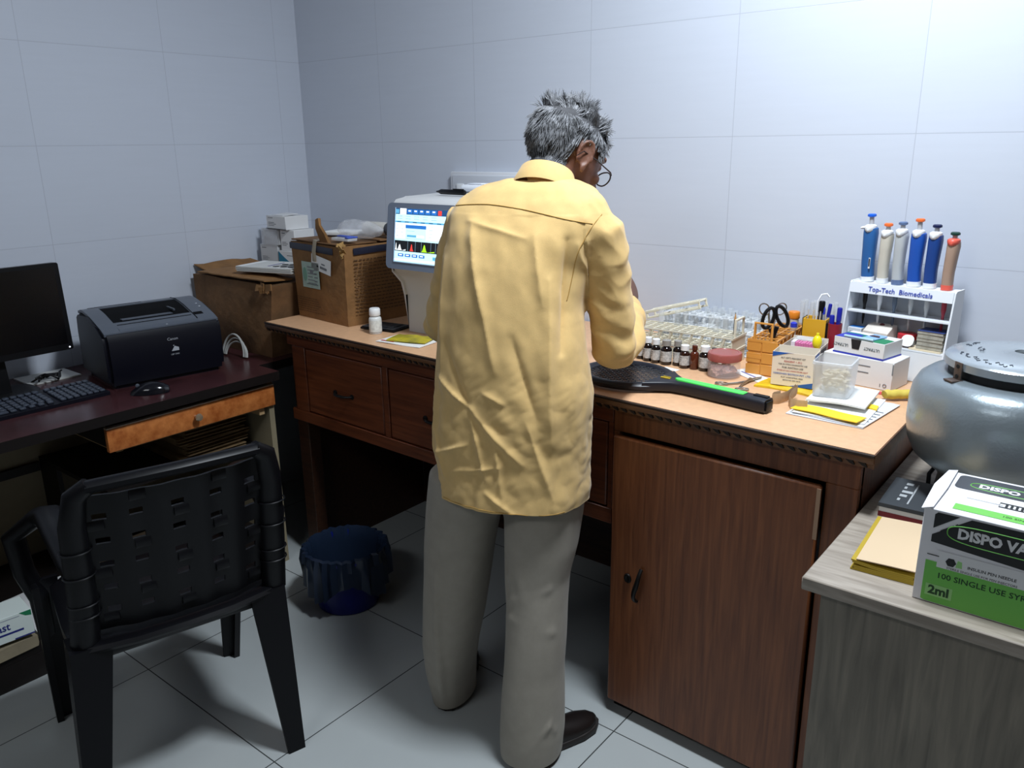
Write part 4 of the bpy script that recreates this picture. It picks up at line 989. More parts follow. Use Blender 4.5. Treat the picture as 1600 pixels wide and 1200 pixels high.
def pen(label, x, y, tx, ty, h, r, mbody, mcap, caplen=0.035):
    t = thing('marker_pen', label, 'pen', (x, y, WT+0.0045)); ax = V((tx, ty, 1)).normalized(); mx = ax.to_track_quat('Z', 'Y').to_matrix().to_4x4()
    b = new(); lathe(b, [(r*0.4, 0.0), (r, 0.008), (r, h-caplen)], 12, mx); obj('barrel', b, mbody, t)
    b = new(); lathe(b, [(r*1.12, h-caplen+0.0003), (r*1.15, h-0.003), (r*0.9, h)], 12, mx); obj('pen_cap', b, mcap, t)
bluecap = mat('navy_pen_cap', (30, 36, 150), 0.35); clearb = mat('clear_barrel', (214, 220, 236), 0.2, trans=0.5, ior=1.2)
pen('thick black marker with square cap in the yellow cup', 2.247, -0.128, 0.02, 0.0, 0.168, 0.0072, mat('grey_marker', (64, 66, 76), 0.4), blk, 0.03)
pen('clear ballpoint with blue cap leaning right in the yellow cup', 2.250, -0.112, 0.10, 0.02, 0.160, 0.0042, clearb, bluecap)
pen('clear ballpoint with blue cap leaning left in the yellow cup', 2.262, -0.125, -0.05, -0.02, 0.154, 0.0042, clearb, mat('royal_blue_cap', (40, 56, 190), 0.4), 0.02)
pen('dark blue marker standing in the red cup, nearest the stand', 2.2985, -0.146, 0.03, -0.03, 0.160, 0.0055, bluecap, bluecap)
pen('dark blue marker in the red cup, behind the ballpoints', 2.288, -0.148, -0.03, 0.02, 0.138, 0.0055, bluecap, bluecap)
stk = None
for i in range(9):
    x, y = 2.219+0.0052*i, -0.142+0.012*((i*2)%3)
    b = new(); hh = 0.135+0.012*((i*5)%4)/3
    if stk is None:
        tube(b, [(0, 0, 0), (0.002, 0.001, 0.145)], 0.0014, 6)
        stk = obj('applicator_stick', b, mat('pale_stick', (206, 196, 180), 0.6), None, 40, (x, y, WT+0.0042)); tag(stk, 'thin pale applicator stick standing in the yellow cup', 'stick', 'applicator sticks in the yellow cup')
    else:
        b.free(); c = stk.copy(); C.objects.link(c); c.location = (x, y, WT+0.0042); c.scale = (1, 1, hh/0.145)
b = new(); tube(b, [(0, 0, 0), (-0.002, 0, 0.13), (-0.001, 0, 0.165), (0.006, 0.004, 0.182), (0.018, 0.008, 0.184), (0.024, 0.01, 0.176)], 0.0022, 8)
tag(obj('white_hook', b, mat('white_gloss', (244, 246, 250), 0.3), None, 60, (2.236, -0.115, WT+0.0045)), 'white hooked plastic loop rising from the yellow cup', 'hook')

# front printed box, open tray behind it, yellow sachet underneath
b = new(); carton(b, 0.165, 0.085, 0.004, 14, 8, 1)
for v in b.verts: v.co.z += (v.co.z > 0.001)*0.0012*math.sin(v.co.x*70+v.co.y*50); v.co.y += 0.01*math.sin(v.co.x*22)
for v in b.verts:
    if v.co.z > 0.001: v.co.z = min(v.co.z, 0.0052)
tag(obj('yellow_sachet', b, mat('bright_yellow_foil', (240, 206, 40), 0.35, var=(22, 0.25), col2=(190, 150, 30)), None, 40, (2.196, -0.415, WT), -3), 'bright yellow sachet under the printed reagent box', 'sachet')
t = thing('printed_reagent_box', 'open white reagent box with blue corners and printed lines on the yellow sachet', 'box', (2.226, -0.386, WT+0.0056), 7)
b = new(); L_, W_, H_ = 0.098, 0.060, 0.082; th = 0.0012
box(b, 0, L_, 0, th, 0, H_); box(b, 0, L_, W_-th, W_, 0, H_+0.004); box(b, 0, th, th, W_-th, 0, H_); box(b, L_-th, L_, th, W_-th, 0, H_); box(b, th, L_-th, th, W_-th, 0, th)
Fm = front(0, 0, 0)
prism(b, [(0, H_), (0, H_-0.012), (0.038, H_-0.001), (0.05, H_)], 0.0003, 0.0006, Fm, 1); prism(b, [(L_, 0.014), (L_, 0), (0.045, 0)], 0.0003, 0.0006, Fm, 1)
for i, (s, sz, mi, z) in enumerate((('ALT (GPT) REAGENT KIT', 0.0052, 3, 0.069), ('REAGENT 1 (R1)', 0.0058, 2, 0.0605), ('FOR IN VITRO DIAGNOSTIC USE', 0.0046, 3, 0.053), ('FOR INVITRO USE', 0.0062, 3, 0.045), ('STORE AT 2-8 C AWAY FROM LIGHT', 0.0044, 2, 0.0375), ('HARIDHAN BIOTECH PVT. LTD.', 0.0062, 1, 0.029), ('PLOT 14 INDUSTRIAL AREA', 0.0042, 3, 0.021), ('BATCH NO. EXP. DATE', 0.004, 3, 0.014))):
    text(b, s, sz, Fm @ T(0.049, z, 0), mi, bold=0.0001)
rsd = rightside(L_, 0, 0); rect(b, 0.0, 0.05, H_-0.02, H_-0.002, rsd, 1)
obj('box_body', b, [mat('ivory_card', (232, 222, 206), 0.6), mat('box_blue', (36, 92, 176), 0.5), mat('box_red', (178, 70, 60), 0.5), mat('box_ink', (72, 70, 72), 0.6)], t)
t = thing('open_tray_box', 'grey white open box holding pink strips, behind the printed reagent box', 'box', (2.210, -0.298, WT), 4)
b = new(); L_, W_, H_ = 0.088, 0.118, 0.080
box(b, 0, L_, 0, th, 0, H_); box(b, 0, L_, W_-th, W_, 0, H_+0.006); box(b, 0, th, th, W_-th, 0, H_); box(b, L_-th, L_, th, W_-th, 0, H_-0.004); box(b, th, L_-th, th, W_-th, 0, th)
rect(b, 0.01, 0.10, 0.01, 0.07, rightside(L_, 0, 0), 1); rect(b, 0.03, 0.08, 0.03, 0.05, rightside(L_, 0, 0), 2, 0.0008)
obj('box_body', b, [mat('ivory_card', (232, 222, 206), 0.6), inkgrey, mat('box_red', (178, 70, 60), 0.5)], t)
t = thing('pink_strip_pack', 'pack of pink strips standing in the open grey box', 'packet', (2.222, -0.255, WT+0.0018), 4)
b = new()
for i in range(9): box(b, 0.010+i*0.0064, 0.0158+i*0.0064, 0, 0.03, 0, 0.083-0.0006*(i%3), 0, None, 0.0006, 1)
obj('strips', b, mat('pink_card', (208, 116, 160), 0.5), t)
b = new(); box(b, 0.0, 0.0095, 0, 0.03, 0, 0.084, 0); obj('white_label', b, mat('pinkish_white', (232, 222, 230), 0.5), t)
b = new(); carton(b, 0.070, 0.035, 0.084, 8, 5, 6); crumple(b, 0.003, 50, 2, lambda c: c.z < 0.002); tag(obj('clear_bag', b, frost, None, 40, (2.215, -0.222, WT+0.0018), 4), 'clear crumpled bag in the open grey box behind the pink strips', 'plastic bag')
b = new(); sph(b, (0, 0, 0.0185), (0.0115, 0.0115, 0.0185), 0, 20); lathe(b, [(0.004, 0.036), (0.0035, 0.042)], 12)
tag(obj('yellow_bulb', b, mat('yellow_rubber', (240, 222, 30), 0.35), None, 60, (2.291, -0.268, WT+0.0765)), 'yellow rubber bulb perched on the right edge of the open grey box', 'bulb')

# white box with a printed kit on it
t = pack('white_kit_box', 'large plain white box under the blue and green kit', 'box', 0.172, 0.095, 0.070, (2.303, -0.246, WT), -8, [wcard, inkgrey, ink])
bb = [c for c in bpy.data.objects if c.parent == t][0]
b = new(); Fm = front(0, 0, 0); rect(b, 0.085, 0.118, 0.050, 0.053, Fm, 0); rect(b, 0.088, 0.115, 0.034, 0.037, Fm, 0); tube(b, [(0.156+0.004*math.cos(a), -0.0006, 0.012+0.004*math.sin(a)) for a in [2*PI*k/12 for k in range(12)]], 0.0008, 4, closed=True); rect(b, 0.144, 0.146, 0.007, 0.015, Fm, 0); box(b, 0.1695, 0.1722, -0.0004, 0.0, 0.04, 0.066); obj('print', b, inkgrey, t)
t = thing('test_kit_box', 'white test kit with blue and green lid on the large white box', 'box', (2.322, -0.236, WT+0.0705), -13)
b = new(); box(b, 0, 0.128, 0, 0.086, 0.0035, 0.040, 0, None, 0.0008, 1); box(b, -0.001, 0.1285, -0.001, 0.087, 0.0, 0.0033, 1)
top = T(0, 0, 0.0402)
prism(b, [(0.001, 0.001), (0.060, 0.001), (0.048, 0.050), (0.001, 0.050)], 0.0, 0.0006, top, 1); prism(b, [(0.0602, 0.001), (0.127, 0.001), (0.127, 0.046), (0.11, 0.050), (0.0485, 0.050)], 0.0, 0.0006, top, 2)
prism(b, [(0.001, 0.052), (0.09, 0.052), (0.03, 0.062), (0.001, 0.062)], 0.0, 0.0006, top, 3)
Fm = front(0, 0, 0)
prism(b, [(0.044, 0.040), (0.070, 0.040), (0.066, 0.016), (0.048, 0.016)], 0.0004, 0.0008, Fm, 4)
text(b, 'ULTIPACT', 0.0098, Fm @ T(0.018, 0.022, 0) @ RZ(180), 5, sx=0.9, bold=0.0002); text(b, 'ULTIPACT', 0.0098, Fm @ T(0.098, 0.022, 0) @ RZ(180), 5, sx=0.9, bold=0.0002)
obj('box_body', b, [wcard, mat('kit_blue', (48, 58, 170), 0.45), mat('kit_green', (44, 132, 92), 0.45), mat('kit_teal', (30, 120, 140), 0.45), ink, mat('kit_lettering', (70, 84, 90), 0.6)], t)
kitM = T(2.322, -0.236, WT+0.0705) @ RZ(-13)
t = thing('foil_pouch', 'pale blue printed pouch lying on the blue and green kit', 'pouch', kitM @ V((0.060, 0.008, 0.0414)), -18)
b = new(); carton(b, 0.034, 0.062, 0.0022, 5, 8, 1)
for v in b.verts: v.co.z += 0.012*max(0, v.co.y-0.03)*(v.co.y/0.06)*2
obj('pouch_film', b, mat('pale_blue_foil', (150, 190, 236), 0.3), t)
b = new(); prism(b, [(0.004, 0.034), (0.030, 0.034), (0.026, 0.044), (0.018, 0.047), (0.008, 0.044)], 0.0034, 0.0042); obj('brown_window', b, mat('brown_print', (84, 60, 62), 0.4), t)
b = new(); lathe(b, [(0.003, 0), (0.0032, 0.075)], 10, RY(90)); tag(obj('clear_rod', b, mat('pale_blue_rod', (176, 208, 232), 0.2), None, 60, kitM @ V((0.024, 0.003, 0.0445)), -14), 'thin pale blue rod along the front edge of the kit', 'rod')

# papers, yellow folder, tub, strap
t = thing('paper_pile', 'pile of loose white papers at the right front of the worktop', 'paper pile', (2.334, -0.572, WT), -2)
pm = [paper, mat('grey_white_paper', (206, 208, 214), 0.7), ink]
for i, (x, y, L_, W_, rz, z) in enumerate(((0, 0, 0.165, 0.215, 0, 0), (0.005, 0.012, 0.16, 0.205, -4, 0.0022), (0.012, 0.006, 0.15, 0.20, 5, 0.0044))):
    b = new(); carton(b, L_, W_, 0.0016, 8, 8, 1)
    mx = T(x, y, z) @ RZ(rz)
    for v in b.verts: v.co = mx @ v.co
    if i == 1: 
        for k in range(6): rect(b, 0.1, 0.155, 0.02+k*0.02, 0.023+k*0.02, mx @ T(0, 0, 0.0018), 2)
    obj('sheet', b, [pm[1] if i != 2 else pm[0], pm[0], ink], t)
b = new(); carton(b, 0.148, 0.045, 0.0018, 12, 4, 1)
for v in b.verts: v.co.z += 0.0015*math.sin(v.co.x*30)**2 + 0.004*max(0, 0.03-v.co.y)*0; v.co.y += 0.004*math.sin(v.co.x*14)
tag(obj('yellow_folder', b, mat('yellow_paper', (238, 200, 44), 0.55), None, 40, (2.338, -0.556, WT+0.0085), -9), 'yellow folded paper on the pile at the right front of the worktop', 'folder')
b = new(); carton(b, 0.125, 0.15, 0.004, 10, 10, 1)
for v in b.verts: v.co.z += 0.003*math.sin(v.co.x*22)**2
tag(obj('white_card_sheet', b, paper, None, 40, (2.352, -0.500, WT+0.0150), 4), 'white folded sheet on the pile, directly under the clear tub', 'paper')
b = new(); prism(b, [(0, 0), (0.03, -0.008), (0.026, 0.022), (0.008, 0.026)], 0, 0.003); tag(obj('yellow_note', b, mat('yellow_paper', (238, 200, 44), 0.55), None, 0, (2.462, -0.448, WT+0.0065), 0), 'small yellow paper corner sticking out of the pile by the tub', 'paper')
b = new(); n = 9; tube(b, [(0.008*k, 0.0012*math.sin(k*1.9), 0.0125+0.001*math.sin(k*2.3)) for k in range(n)], [0.009, 0.0105, 0.010, 0.0112, 0.0105, 0.0110, 0.0102, 0.0112, 0.0095], 12, ry=[0.012]*n); crumple(b, 0.0015, 70, 1)
tag(obj('rolled_cloth', b, mat('yellow_cloth', (206, 184, 80), 0.8), None, 60, (2.478, -0.345, WT+0.0012), 40), 'small rolled yellow cloth at the right end of the papers', 'cloth')
b = new(); box(b, 0, 0.03, 0, 0.018, 0, 0.002); tag(obj('red_slip', b, mat('red_paper', (206, 70, 78), 0.6), None, 0, (2.452, -0.305, WT), 10), 'small red paper slip beside the rolled yellow cloth', 'paper')
t = thing('clear_tub', 'clear rectangular tub of pale swabs on the papers', 'tub', (2.352, -0.478, WT+0.0225), 5)
b = new(); rg = []
def rr(w_, d_, z, r=0.010): return [(x+0.041, y+0.045, z) for x, y in rrect(w_, d_, r, 4)]
loft(b, [rr(0.074, 0.082, 0.0), rr(0.0765, 0.085, 0.003), rr(0.083, 0.092, 0.070), rr(0.086, 0.095, 0.073), rr(0.084, 0.093, 0.079), rr(0.078, 0.088, 0.080), rr(0.080, 0.089, 0.072), rr(0.0745, 0.083, 0.005)], cap1=True)
obj('tub_body', b, mat('tub_plastic', (232, 235, 238), 0.3, alpha=0.42), t)
b = new(); random.seed(8)
for i in range(75):
    p = V((0.041+random.uniform(-0.028, 0.028), 0.045+random.uniform(-0.031, 0.031), 0.010+0.040*random.random())); d = V((random.uniform(-1, 1), random.uniform(-1, 1), random.uniform(-0.3, 0.3))).normalized()*0.008
    tube(b, [p-d, p, p+d], [0.003, 0.0042, 0.003], 6, ry=0.0025)
o = obj('pale_swabs', b, mat('pale_swab', (226, 216, 196), 0.8), t); o['kind'] = 'stuff'
t = thing('tourniquet_strap', 'beige elastic strap curled in loops beside the racket handle', 'strap', (2.318, -0.518, WT+0.0125), 0)
b = new()
loop1 = [(-0.010, -0.012), (-0.018, 0.004), (-0.012, 0.020), (0.002, 0.020), (0.004, 0.004), (-0.002, -0.006)]
pts = [(0.048, -0.012, 0.0), (0.03, -0.019, 0.0), (0.012, -0.015, 0.0), (0.001, 0.004, 0.001), (-0.004, 0.03, 0.004), (-0.002, 0.055, 0.009), (-0.004, 0.068, 0.012)]
tube(b, pts, 0.0125, 6, ry=0.0009)
pts = [(-0.006, 0.067, 0.012), (-0.009, 0.05, 0.006), (-0.012, 0.028, 0.002), (-0.022, 0.004, 0.0), (-0.034, -0.006, 0.0), (-0.036, 0.008, 0.0), (-0.026, 0.024, 0.002)]
tube(b, pts, 0.0125, 6, ry=0.0009)
zmin = min(v.co.z for v in b.verts)
for v in b.verts: v.co.z -= zmin+0.0125
obj('elastic_band', b, mat('beige_elastic', (206, 176, 140), 0.75, var=(60, 0.12)), t)

# artery forceps
t = thing('artery_forceps', 'steel artery forceps lying on the worktop between jar and racket', 'forceps', (2.150, -0.440, WT+0.003), 0)
b = new()
for p in (((-0.020, -0.026), ()), ): pass
def ring2(c, r0, r1, a0): return [(c[0]+r0*math.cos(a)*math.cos(a0)-r1*math.sin(a)*math.sin(a0), c[1]+r0*math.cos(a)*math.sin(a0)+r1*math.sin(a)*math.cos(a0), 0.0) for a in [2*PI*k/16 for k in range(16)]]
tube(b, ring2((-0.024, -0.005), 0.015, 0.009, 0.2), 0.0021, 8, closed=True); tube(b, [(-0.010, 0.0, 0), (0.006, 0.020, 0.0), (0.022, 0.055, 0.0), (0.036, 0.095, 0)], [0.0024, 0.003, 0.003, 0.0016], 8); obj('handle', b, steel, t)
b = new(); tube(b, ring2((0.036, -0.022), 0.015, 0.009, 0.5), 0.0021, 8, closed=True); tube(b, [(0.026, -0.012, 0.001), (0.022, 0.012, 0.002), (0.024, 0.05, 0.005), (0.037, 0.096, 0.003)], [0.0024, 0.003, 0.003, 0.0016], 8); obj('handle', b, steel, t)
b = new(); lathe(b, [(0.004, 0.003), (0.004, 0.008), (0.002, 0.009)], 12, T(0.0235, 0.056, 0)); obj('pivot', b, steel, t)
b = new(); carton(b, 0.12, 0.045, 0.0008, 8, 3, 1); 
for v in b.verts: v.co.z += 0.0004
rect(b, 0.02, 0.08, 0.018, 0.024, T(0, 0, 0.0014), 1)
tag(obj('paper_strip', b, [paper, mat('lilac_print', (120, 120, 170), 0.7)], None, 40, (2.090, -0.315, WT), -32), 'white paper strip under the amber rack corner', 'paper')

# mosquito racket ------------------------------------------------------
t = thing('mosquito_racket', 'black electric mosquito racket with green grip panel at the front of the worktop', 'racket', (1.915, -0.545, WT), -6.5)
rkt = mat('racket_blue_black', (22, 24, 34), 0.42)
hx, hy = 0.118, 0.098
b = new()
tube(b, [(hx*math.cos(a)*(1.0+0.06*math.cos(a)), hy*math.sin(a)*(1-0.12*max(0, math.cos(a))**2), 0.0135) for a in [2*PI*k/48 for k in range(48)]], 0.0105, 10, closed=True, ry=0.013)
obj('head_rim', b, rkt, t)
b = new()
def inside(x, y, s=0.97): return (x/(hx*s))**2+(y/(hy*s))**2 < 1
for k in range(-14, 15):
    c = k*0.0145
    for dx, dy in ((0.82, 0.57), (0.82, -0.57)):
        px, py = -dy*c, dx*c
        ts = [s*0.004 for s in range(-36, 37) if inside(px+dx*s*0.004, py+dy*s*0.004)]
        if len(ts) > 2: tube(b, [(px+dx*ts[0], py+dy*ts[0], 0.016), (px+dx*ts[-1], py+dy*ts[-1], 0.016)], 0.0013, 5)
obj('mesh_grid', b, rkt, t)
b = new()
for k in range(-30, 31):
    x = k*0.0037
    if abs(x) < hx*0.95:
        yy = hy*0.95*math.sqrt(1-(x/(hx*0.96))**2) if abs(x) < hx*0.95 else 0
        tube(b, [(x, -yy, 0.0115), (x, yy, 0.0115)], 0.0005, 4, cap=False)
obj('wire_mesh', b, mat('mesh_wire', (110, 112, 118), 0.4, 0.7), t)
b = new()                                             # throat and handle
sec = [(0.098, 0.070, 0.011), (0.125, 0.046, 0.012), (0.150, 0.027, 0.0135), (0.18, 0.0215, 0.0145), (0.26, 0.0205, 0.0150), (0.375, 0.0215, 0.0158), (0.388, 0.0200, 0.0150)]
rg = []
for x, wy, hz in sec:
    rg.append([(x, p[0], 0.0165+p[1]) for p in rrect(2*wy, 2*hz, min(wy, hz)*0.55, 4)])
loft(b, rg); obj('handle', b, rkt, t)
b = new(); rg = []
for x, wy in ((0.148, 0.004), (0.158, 0.0105), (0.20, 0.011), (0.28, 0.0125), (0.325, 0.0125), (0.332, 0.010)):
    rg.append([(x, wy-0.0, 0.0295), (x, -wy, 0.0295), (x, -wy*0.9, 0.0336), (x, wy*0.9, 0.0336)])
loft(b, rg); obj('grip_panel', b, mat('bright_green_panel', (84, 230, 96), 0.4), t)
b = new(); box(b, 0.108, 0.134, -0.008, -0.003, 0.028, 0.0305, 0, RZ(0)); box(b, 0.108, 0.13, 0.004, 0.006, 0.028, 0.0303); obj('warning_label', b, mat('yellow_label', (200, 170, 40), 0.5), t)
b = new(); box(b, 0.3882, 0.392, -0.014, 0.014, 0.006, 0.027, 0, None, 0.001); box(b, 0.35, 0.384, 0.0, 0.014, 0.0315, 0.0345, 0, None, 0.001); obj('end_cap', b, blk, t)

# pipette stand --------------------------------------------------------
stw = mat('white_stand_acrylic', (232, 236, 242), 0.35); ST = (2.297, -0.119, WT); SR = -9
t = thing('pipette_stand', 'white pipette stand lettered in blue at the right end of the worktop', 'stand', ST, SR)
Ws, Hs = 0.258, 0.226
side = [(0.0, 0.0), (0.035, Hs-0.004), (0.040, Hs), (0.088, Hs), (0.088, 0.0)]
for x in (0.0, Ws-0.004):
    b = new(); prism(b, side, x, x+0.004, M(((0, 0, 1, 0), (1, 0, 0, 0), (0, 1, 0, 0), (0, 0, 0, 1)))); obj('side_panel', b, stw, t)
xi0, xi1 = 0.0042, Ws-0.0042
b = new(); box(b, xi0, xi1, 0.036, 0.087, Hs-0.006, Hs-0.002); obj('top_shelf', b, stw, t)
b = new(); vs = box(b, xi0, xi1, 0.0, 0.003, 0.0, 0.026)
for v in vs: v.co = V((v.co.x, v.co.y+0.0335-(0.026-v.co.z)*0.16, v.co.z+Hs-0.028))
text(b, 'Top-Tech  Biomedicals', 0.0165, T(Ws/2, 0.0306, Hs-0.016) @ RX(90-9), 1, sx=1.02, bold=0.0003, z=0.0008); obj('name_board', b, [stw, mat('blue_lettering', (58, 78, 168), 0.5)], t)
b = new(); box(b, xi0, xi1, 0.026, 0.084, 0.148, 0.1515); obj('middle_shelf', b, stw, t)
b = new(); box(b, xi0, xi1, 0.014, 0.084, 0.072, 0.0755); obj('lower_shelf', b, stw, t)
b = new(); box(b, xi0, xi1, 0.0845, 0.0875, 0.002, Hs-0.0065); obj('back_panel', b, mat('grey_acrylic', (176, 182, 190), 0.5), t)
b = new(); vs = box(b, xi0, xi1, 0.0, 0.0025, 0.001, 0.071)
for v in vs: v.co.y += 0.001+v.co.z*0.157
obj('lower_front_panel', b, mat('pearl_acrylic', (220, 222, 224), 0.45), t)
SM_ = T(*ST) @ RZ(SR)
def pipette(label, x, h, body, btn, shaft, hook, wide=1.0, tilt=0, butt_h=0.014, band=None):
    t = thing('pipette', label, 'pipette', SM_ @ V((x, 0.060, Hs-0.0015)), SR, 'pipettes on the lettered stand')
    mx = RY(tilt-3.0); h *= 0.92
    b = new(); rg = []
    for z, rx, ry, dx in ((0, 0.0125, 0.0135, 0), (0.012, 0.0130, 0.0140, 0), (h*0.35, 0.0132, 0.0150, -0.0005), (h*0.65, 0.0140, 0.0165, 0.0015), (h*0.88, 0.0148, 0.0180, 0.003), (h*0.97, 0.0140, 0.0165, 0.003), (h, 0.010, 0.012, 0.003)):
        rg.append([(dx+rx*wide*math.copysign(abs(math.cos(a))**0.75, math.cos(a)), ry*math.copysign(abs(math.sin(a))**0.75, math.sin(a)), z) for a in [2*PI*k/20 for k in range(20)]])
    loft(b, rg, 0, mx=mx); obj('pipette_body', b, body, t)
    b = new(); loft(b, [[(0.003+rx*math.cos(a), -0.004+ry*math.sin(a), z) for a in [2*PI*k/16 for k in range(16)]] for z, rx, ry in ((h*0.91, 0.0095, 0.0145), (h*0.94, 0.0125, 0.0185), (h*0.99, 0.0140, 0.0185), (h+0.003, 0.0138, 0.0165), (h+0.006, 0.009, 0.012))], 0, mx=mx)
    obj('finger_rest', b, hook, t)
    b = new(); lathe(b, [(0.0055, h+0.006), (0.0055, h+0.006+butt_h)], 14, mx @ T(0.003, 0, 0)); obj('plunger', b, mat('plunger_grey', (176, 176, 180), 0.4), t)
    b = new(); lathe(b, [(0.007, h+0.0062+butt_h), (0.0105, h+0.008+butt_h), (0.0105, h+0.0125+butt_h), (0.008, h+0.0145+butt_h)], 18, mx @ T(0.003, 0, 0)); obj('push_button', b, btn, t)
    b = new(); loft(b, [[(1.06*rx*wide*math.copysign(abs(math.cos(a))**0.75, math.cos(a)), 1.06*ry*math.copysign(abs(math.sin(a))**0.75, math.sin(a)), z) for a in [2*PI*k/20 for k in range(20)]] for z, rx, ry in ((0.0003, 0.0127, 0.0137), (0.0125, 0.0131, 0.0141))], mx=mx); obj('base_collar', b, band if band else hook, t)
    b = new(); lathe(b, [(0.0062, -0.0005), (0.0058, -0.05), (0.0035, -0.062), (0.0032, -0.095), (0.0015, -0.112)], 14); obj('shaft', b, shaft, t)
    return t
pb = mat('pipette_blue', (44, 98, 160), 0.4); pb2 = mat('pipette_royal', (32, 84, 176), 0.4); pb3 = mat('pipette_deep_blue', (28, 66, 136), 0.4); ivory = mat('pipette_ivory', (206, 200, 186), 0.45); silv = mat('pipette_silver', (186, 190, 192), 0.42); tanp = mat('pipette_tan', (170, 142, 124), 0.5)
whk = mat('pipette_white', (236, 238, 240), 0.4); orange = mat('pipette_orange', (240, 112, 52), 0.4)
t = pipette('tall blue pipette with bright blue button at the left end of the stand', 0.032, 0.150, pb, mat('bright_blue', (24, 96, 216), 0.4), blk, whk, 1.15, 0, 0.018)
b = new(); box(b, 0.006, 0.010, -0.0185, -0.0165, 0.035, 0.062, 0); box(b, 0.0065, 0.0095, -0.0188, -0.0183, 0.04, 0.06, 1); obj('volume_window', b, [whk, blk], t)
b = new(); tube(b, [(-0.004, -0.004, 0.132), (-0.018, -0.006, 0.136), (-0.026, -0.006, 0.1345)], [0.005, 0.0042, 0.003], 8, ry=0.007); obj('finger_hook', b, whk, t)
pipette('ivory pipette with orange button, second from the left on the stand', 0.070, 0.138, ivory, orange, whk, whk, 0.95, 2, 0.008)
pipette('silver grey pipette with slate button on the stand', 0.108, 0.144, silv, mat('slate_blue', (92, 112, 148), 0.4), mat('slate_shaft', (90, 104, 122), 0.4), whk, 0.95, 1, 0.008, mat('slate_blue', (92, 112, 148), 0.4))
pipette('royal blue pipette with orange button on the stand', 0.148, 0.144, pb2, orange, silv, whk, 1.15, 1, 0.018)
pipette('deep blue pipette with navy button, second from the right on the stand', 0.186, 0.142, pb3, mat('navy_button', (22, 30, 72), 0.4), silv, whk, 1.05, 2, 0.008)
pipette('tan pipette with coral collar and dark green button at the right end of the stand', 0.226, 0.128, tanp, mat('dark_green_button', (22, 60, 52), 0.4), mat('maroon_shaft', (150, 36, 56), 0.4), mat('coral', (226, 96, 80), 0.4), 0.92, 3, 0.006)

# things on the stand's lower shelf
def onS(x, y, z=0.0758): return SM_ @ V((x, y, z))
t = pack('small_blue_box', 'small white and blue medicine box at the left of the stand shelf', 'box', 0.036, 0.034, 0.030, onS(0.008, 0.030), SR, [mat('box_grey_white', (210, 214, 218), 0.5), inkgrey, mat('sky_blue', (40, 130, 220), 0.45)], lambda b, w_, d_, h_: (rect(b, 0.001, w_-0.001, 0.008, d_-0.003, T(0, 0, h_), 2), rect(b, 0.006, 0.024, 0.006, 0.02, front(0, 0, 0), 1)))
t = thing('hemoglobin_meter', 'cream desktop meter with a red button on the stand shelf', 'meter', onS(0.052, 0.018, 0.0788), SR-3)
b = new(); rg = []
for x in (0.0, 0.003, 0.062, 0.065):
    i = 0.002 if x in (0.0, 0.065) else 0.0
    rg.append([(x, i, i), (x, 0.055-i, i), (x, 0.055-i, 0.040-i), (x, 0.028, 0.040-i), (x, 0.006, 0.028-i), (x, i, 0.026-i)])
loft(b, rg); obj('meter_case', b, mat('meter_cream', (226, 218, 208), 0.4), t)
b = new(); sph(b, (0.034, 0.034, 0.0405), (0.0065, 0.0065, 0.004), 0, 12); obj('red_button', b, mat('maroon_button', (96, 26, 32), 0.3), t)
b = new(); box(b, 0.02, 0.045, 0.0045, 0.0055, 0.0265, 0.0275); obj('display_line', b, inkgrey, t)
b = new()
for k in range(3): carton(b, 0.10, 0.062, 0.0008, 6, 4, 1)
mx = [T(0, 0, 0.0002), T(0.012, 0.003, 0.0012) @ RZ(-3), T(-0.006, 0.002, 0.0022) @ RZ(2)]
n_ = len(b.verts)//3
b.verts.ensure_lookup_table()
for k in range(3):
    for v in b.verts[k*n_:(k+1)*n_]: v.co = mx[k] @ v.co
tag(obj('paper_sheets', b, paper, None, 40, onS(0.042, 0.017), SR), 'white sheets under the cream meter on the stand shelf', 'papers')
t = thing('red_lid_jar', 'small jar with a red lid behind the cream meter on the stand shelf', 'jar', onS(0.150, 0.058), 0)
b = new(); lathe(b, [(0.019, 0), (0.021, 0.002), (0.021, 0.016)], 24); obj('jar_body', b, frost, t)
b = new(); lathe(b, [(0.0225, 0.0163), (0.023, 0.018), (0.023, 0.029), (0.020, 0.031)], 24); obj('jar_lid', b, mat('red_lid', (196, 50, 58), 0.3), t)
for i in range(5):
    h = (0.009, 0.010, 0.008, 0.010, 0.007)[i]; z0 = sum((0.009, 0.010, 0.008, 0.010, 0.007)[:i])
    b = new(); box(b, 0, 0.060, 0, 0.050, 0, h-0.0006, 0); box(b, -0.001, 0.061, -0.001, 0.051, h-0.0006, h-0.0001, 1)
    tag(obj('notebook', b, [mat('notebook_pages', (190, 186, 172), 0.8, var=(60, 0.2)), (mat('notebook_blue', (48, 66, 120), 0.5) if i == 4 else mat('notebook_cover', (150, 146, 136), 0.6))], None, 0, onS(0.186+0.001*(i%2), 0.024, 0.0799+z0+0.0002*i), SR+2*(i%2)),
        ('lowest', 'second lowest', 'middle', 'second highest', 'topmost blue covered')[i] + ' small notebook in the pile at the right of the stand shelf', 'notebook', 'notebooks on the stand shelf')
b = new(); carton(b, 0.075, 0.055, 0.0032, 8, 5, 1); crumple(b, 0.0008, 60, 3, lambda c: c.z < 0.001)
tag(obj('crumpled_slip', b, mat('cream_slip', (222, 206, 176), 0.7), None, 40, onS(0.172, 0.017), SR), 'crumpled cream slips under the notebooks on the stand shelf', 'papers')
b = new(); prism(b, rrect(0.03, 0.03, 0.012, 5), 0.0, 0.002, RX(62)); 
zmin = min(v.co.z for v in b.verts)
for v in b.verts: v.co.z -= zmin
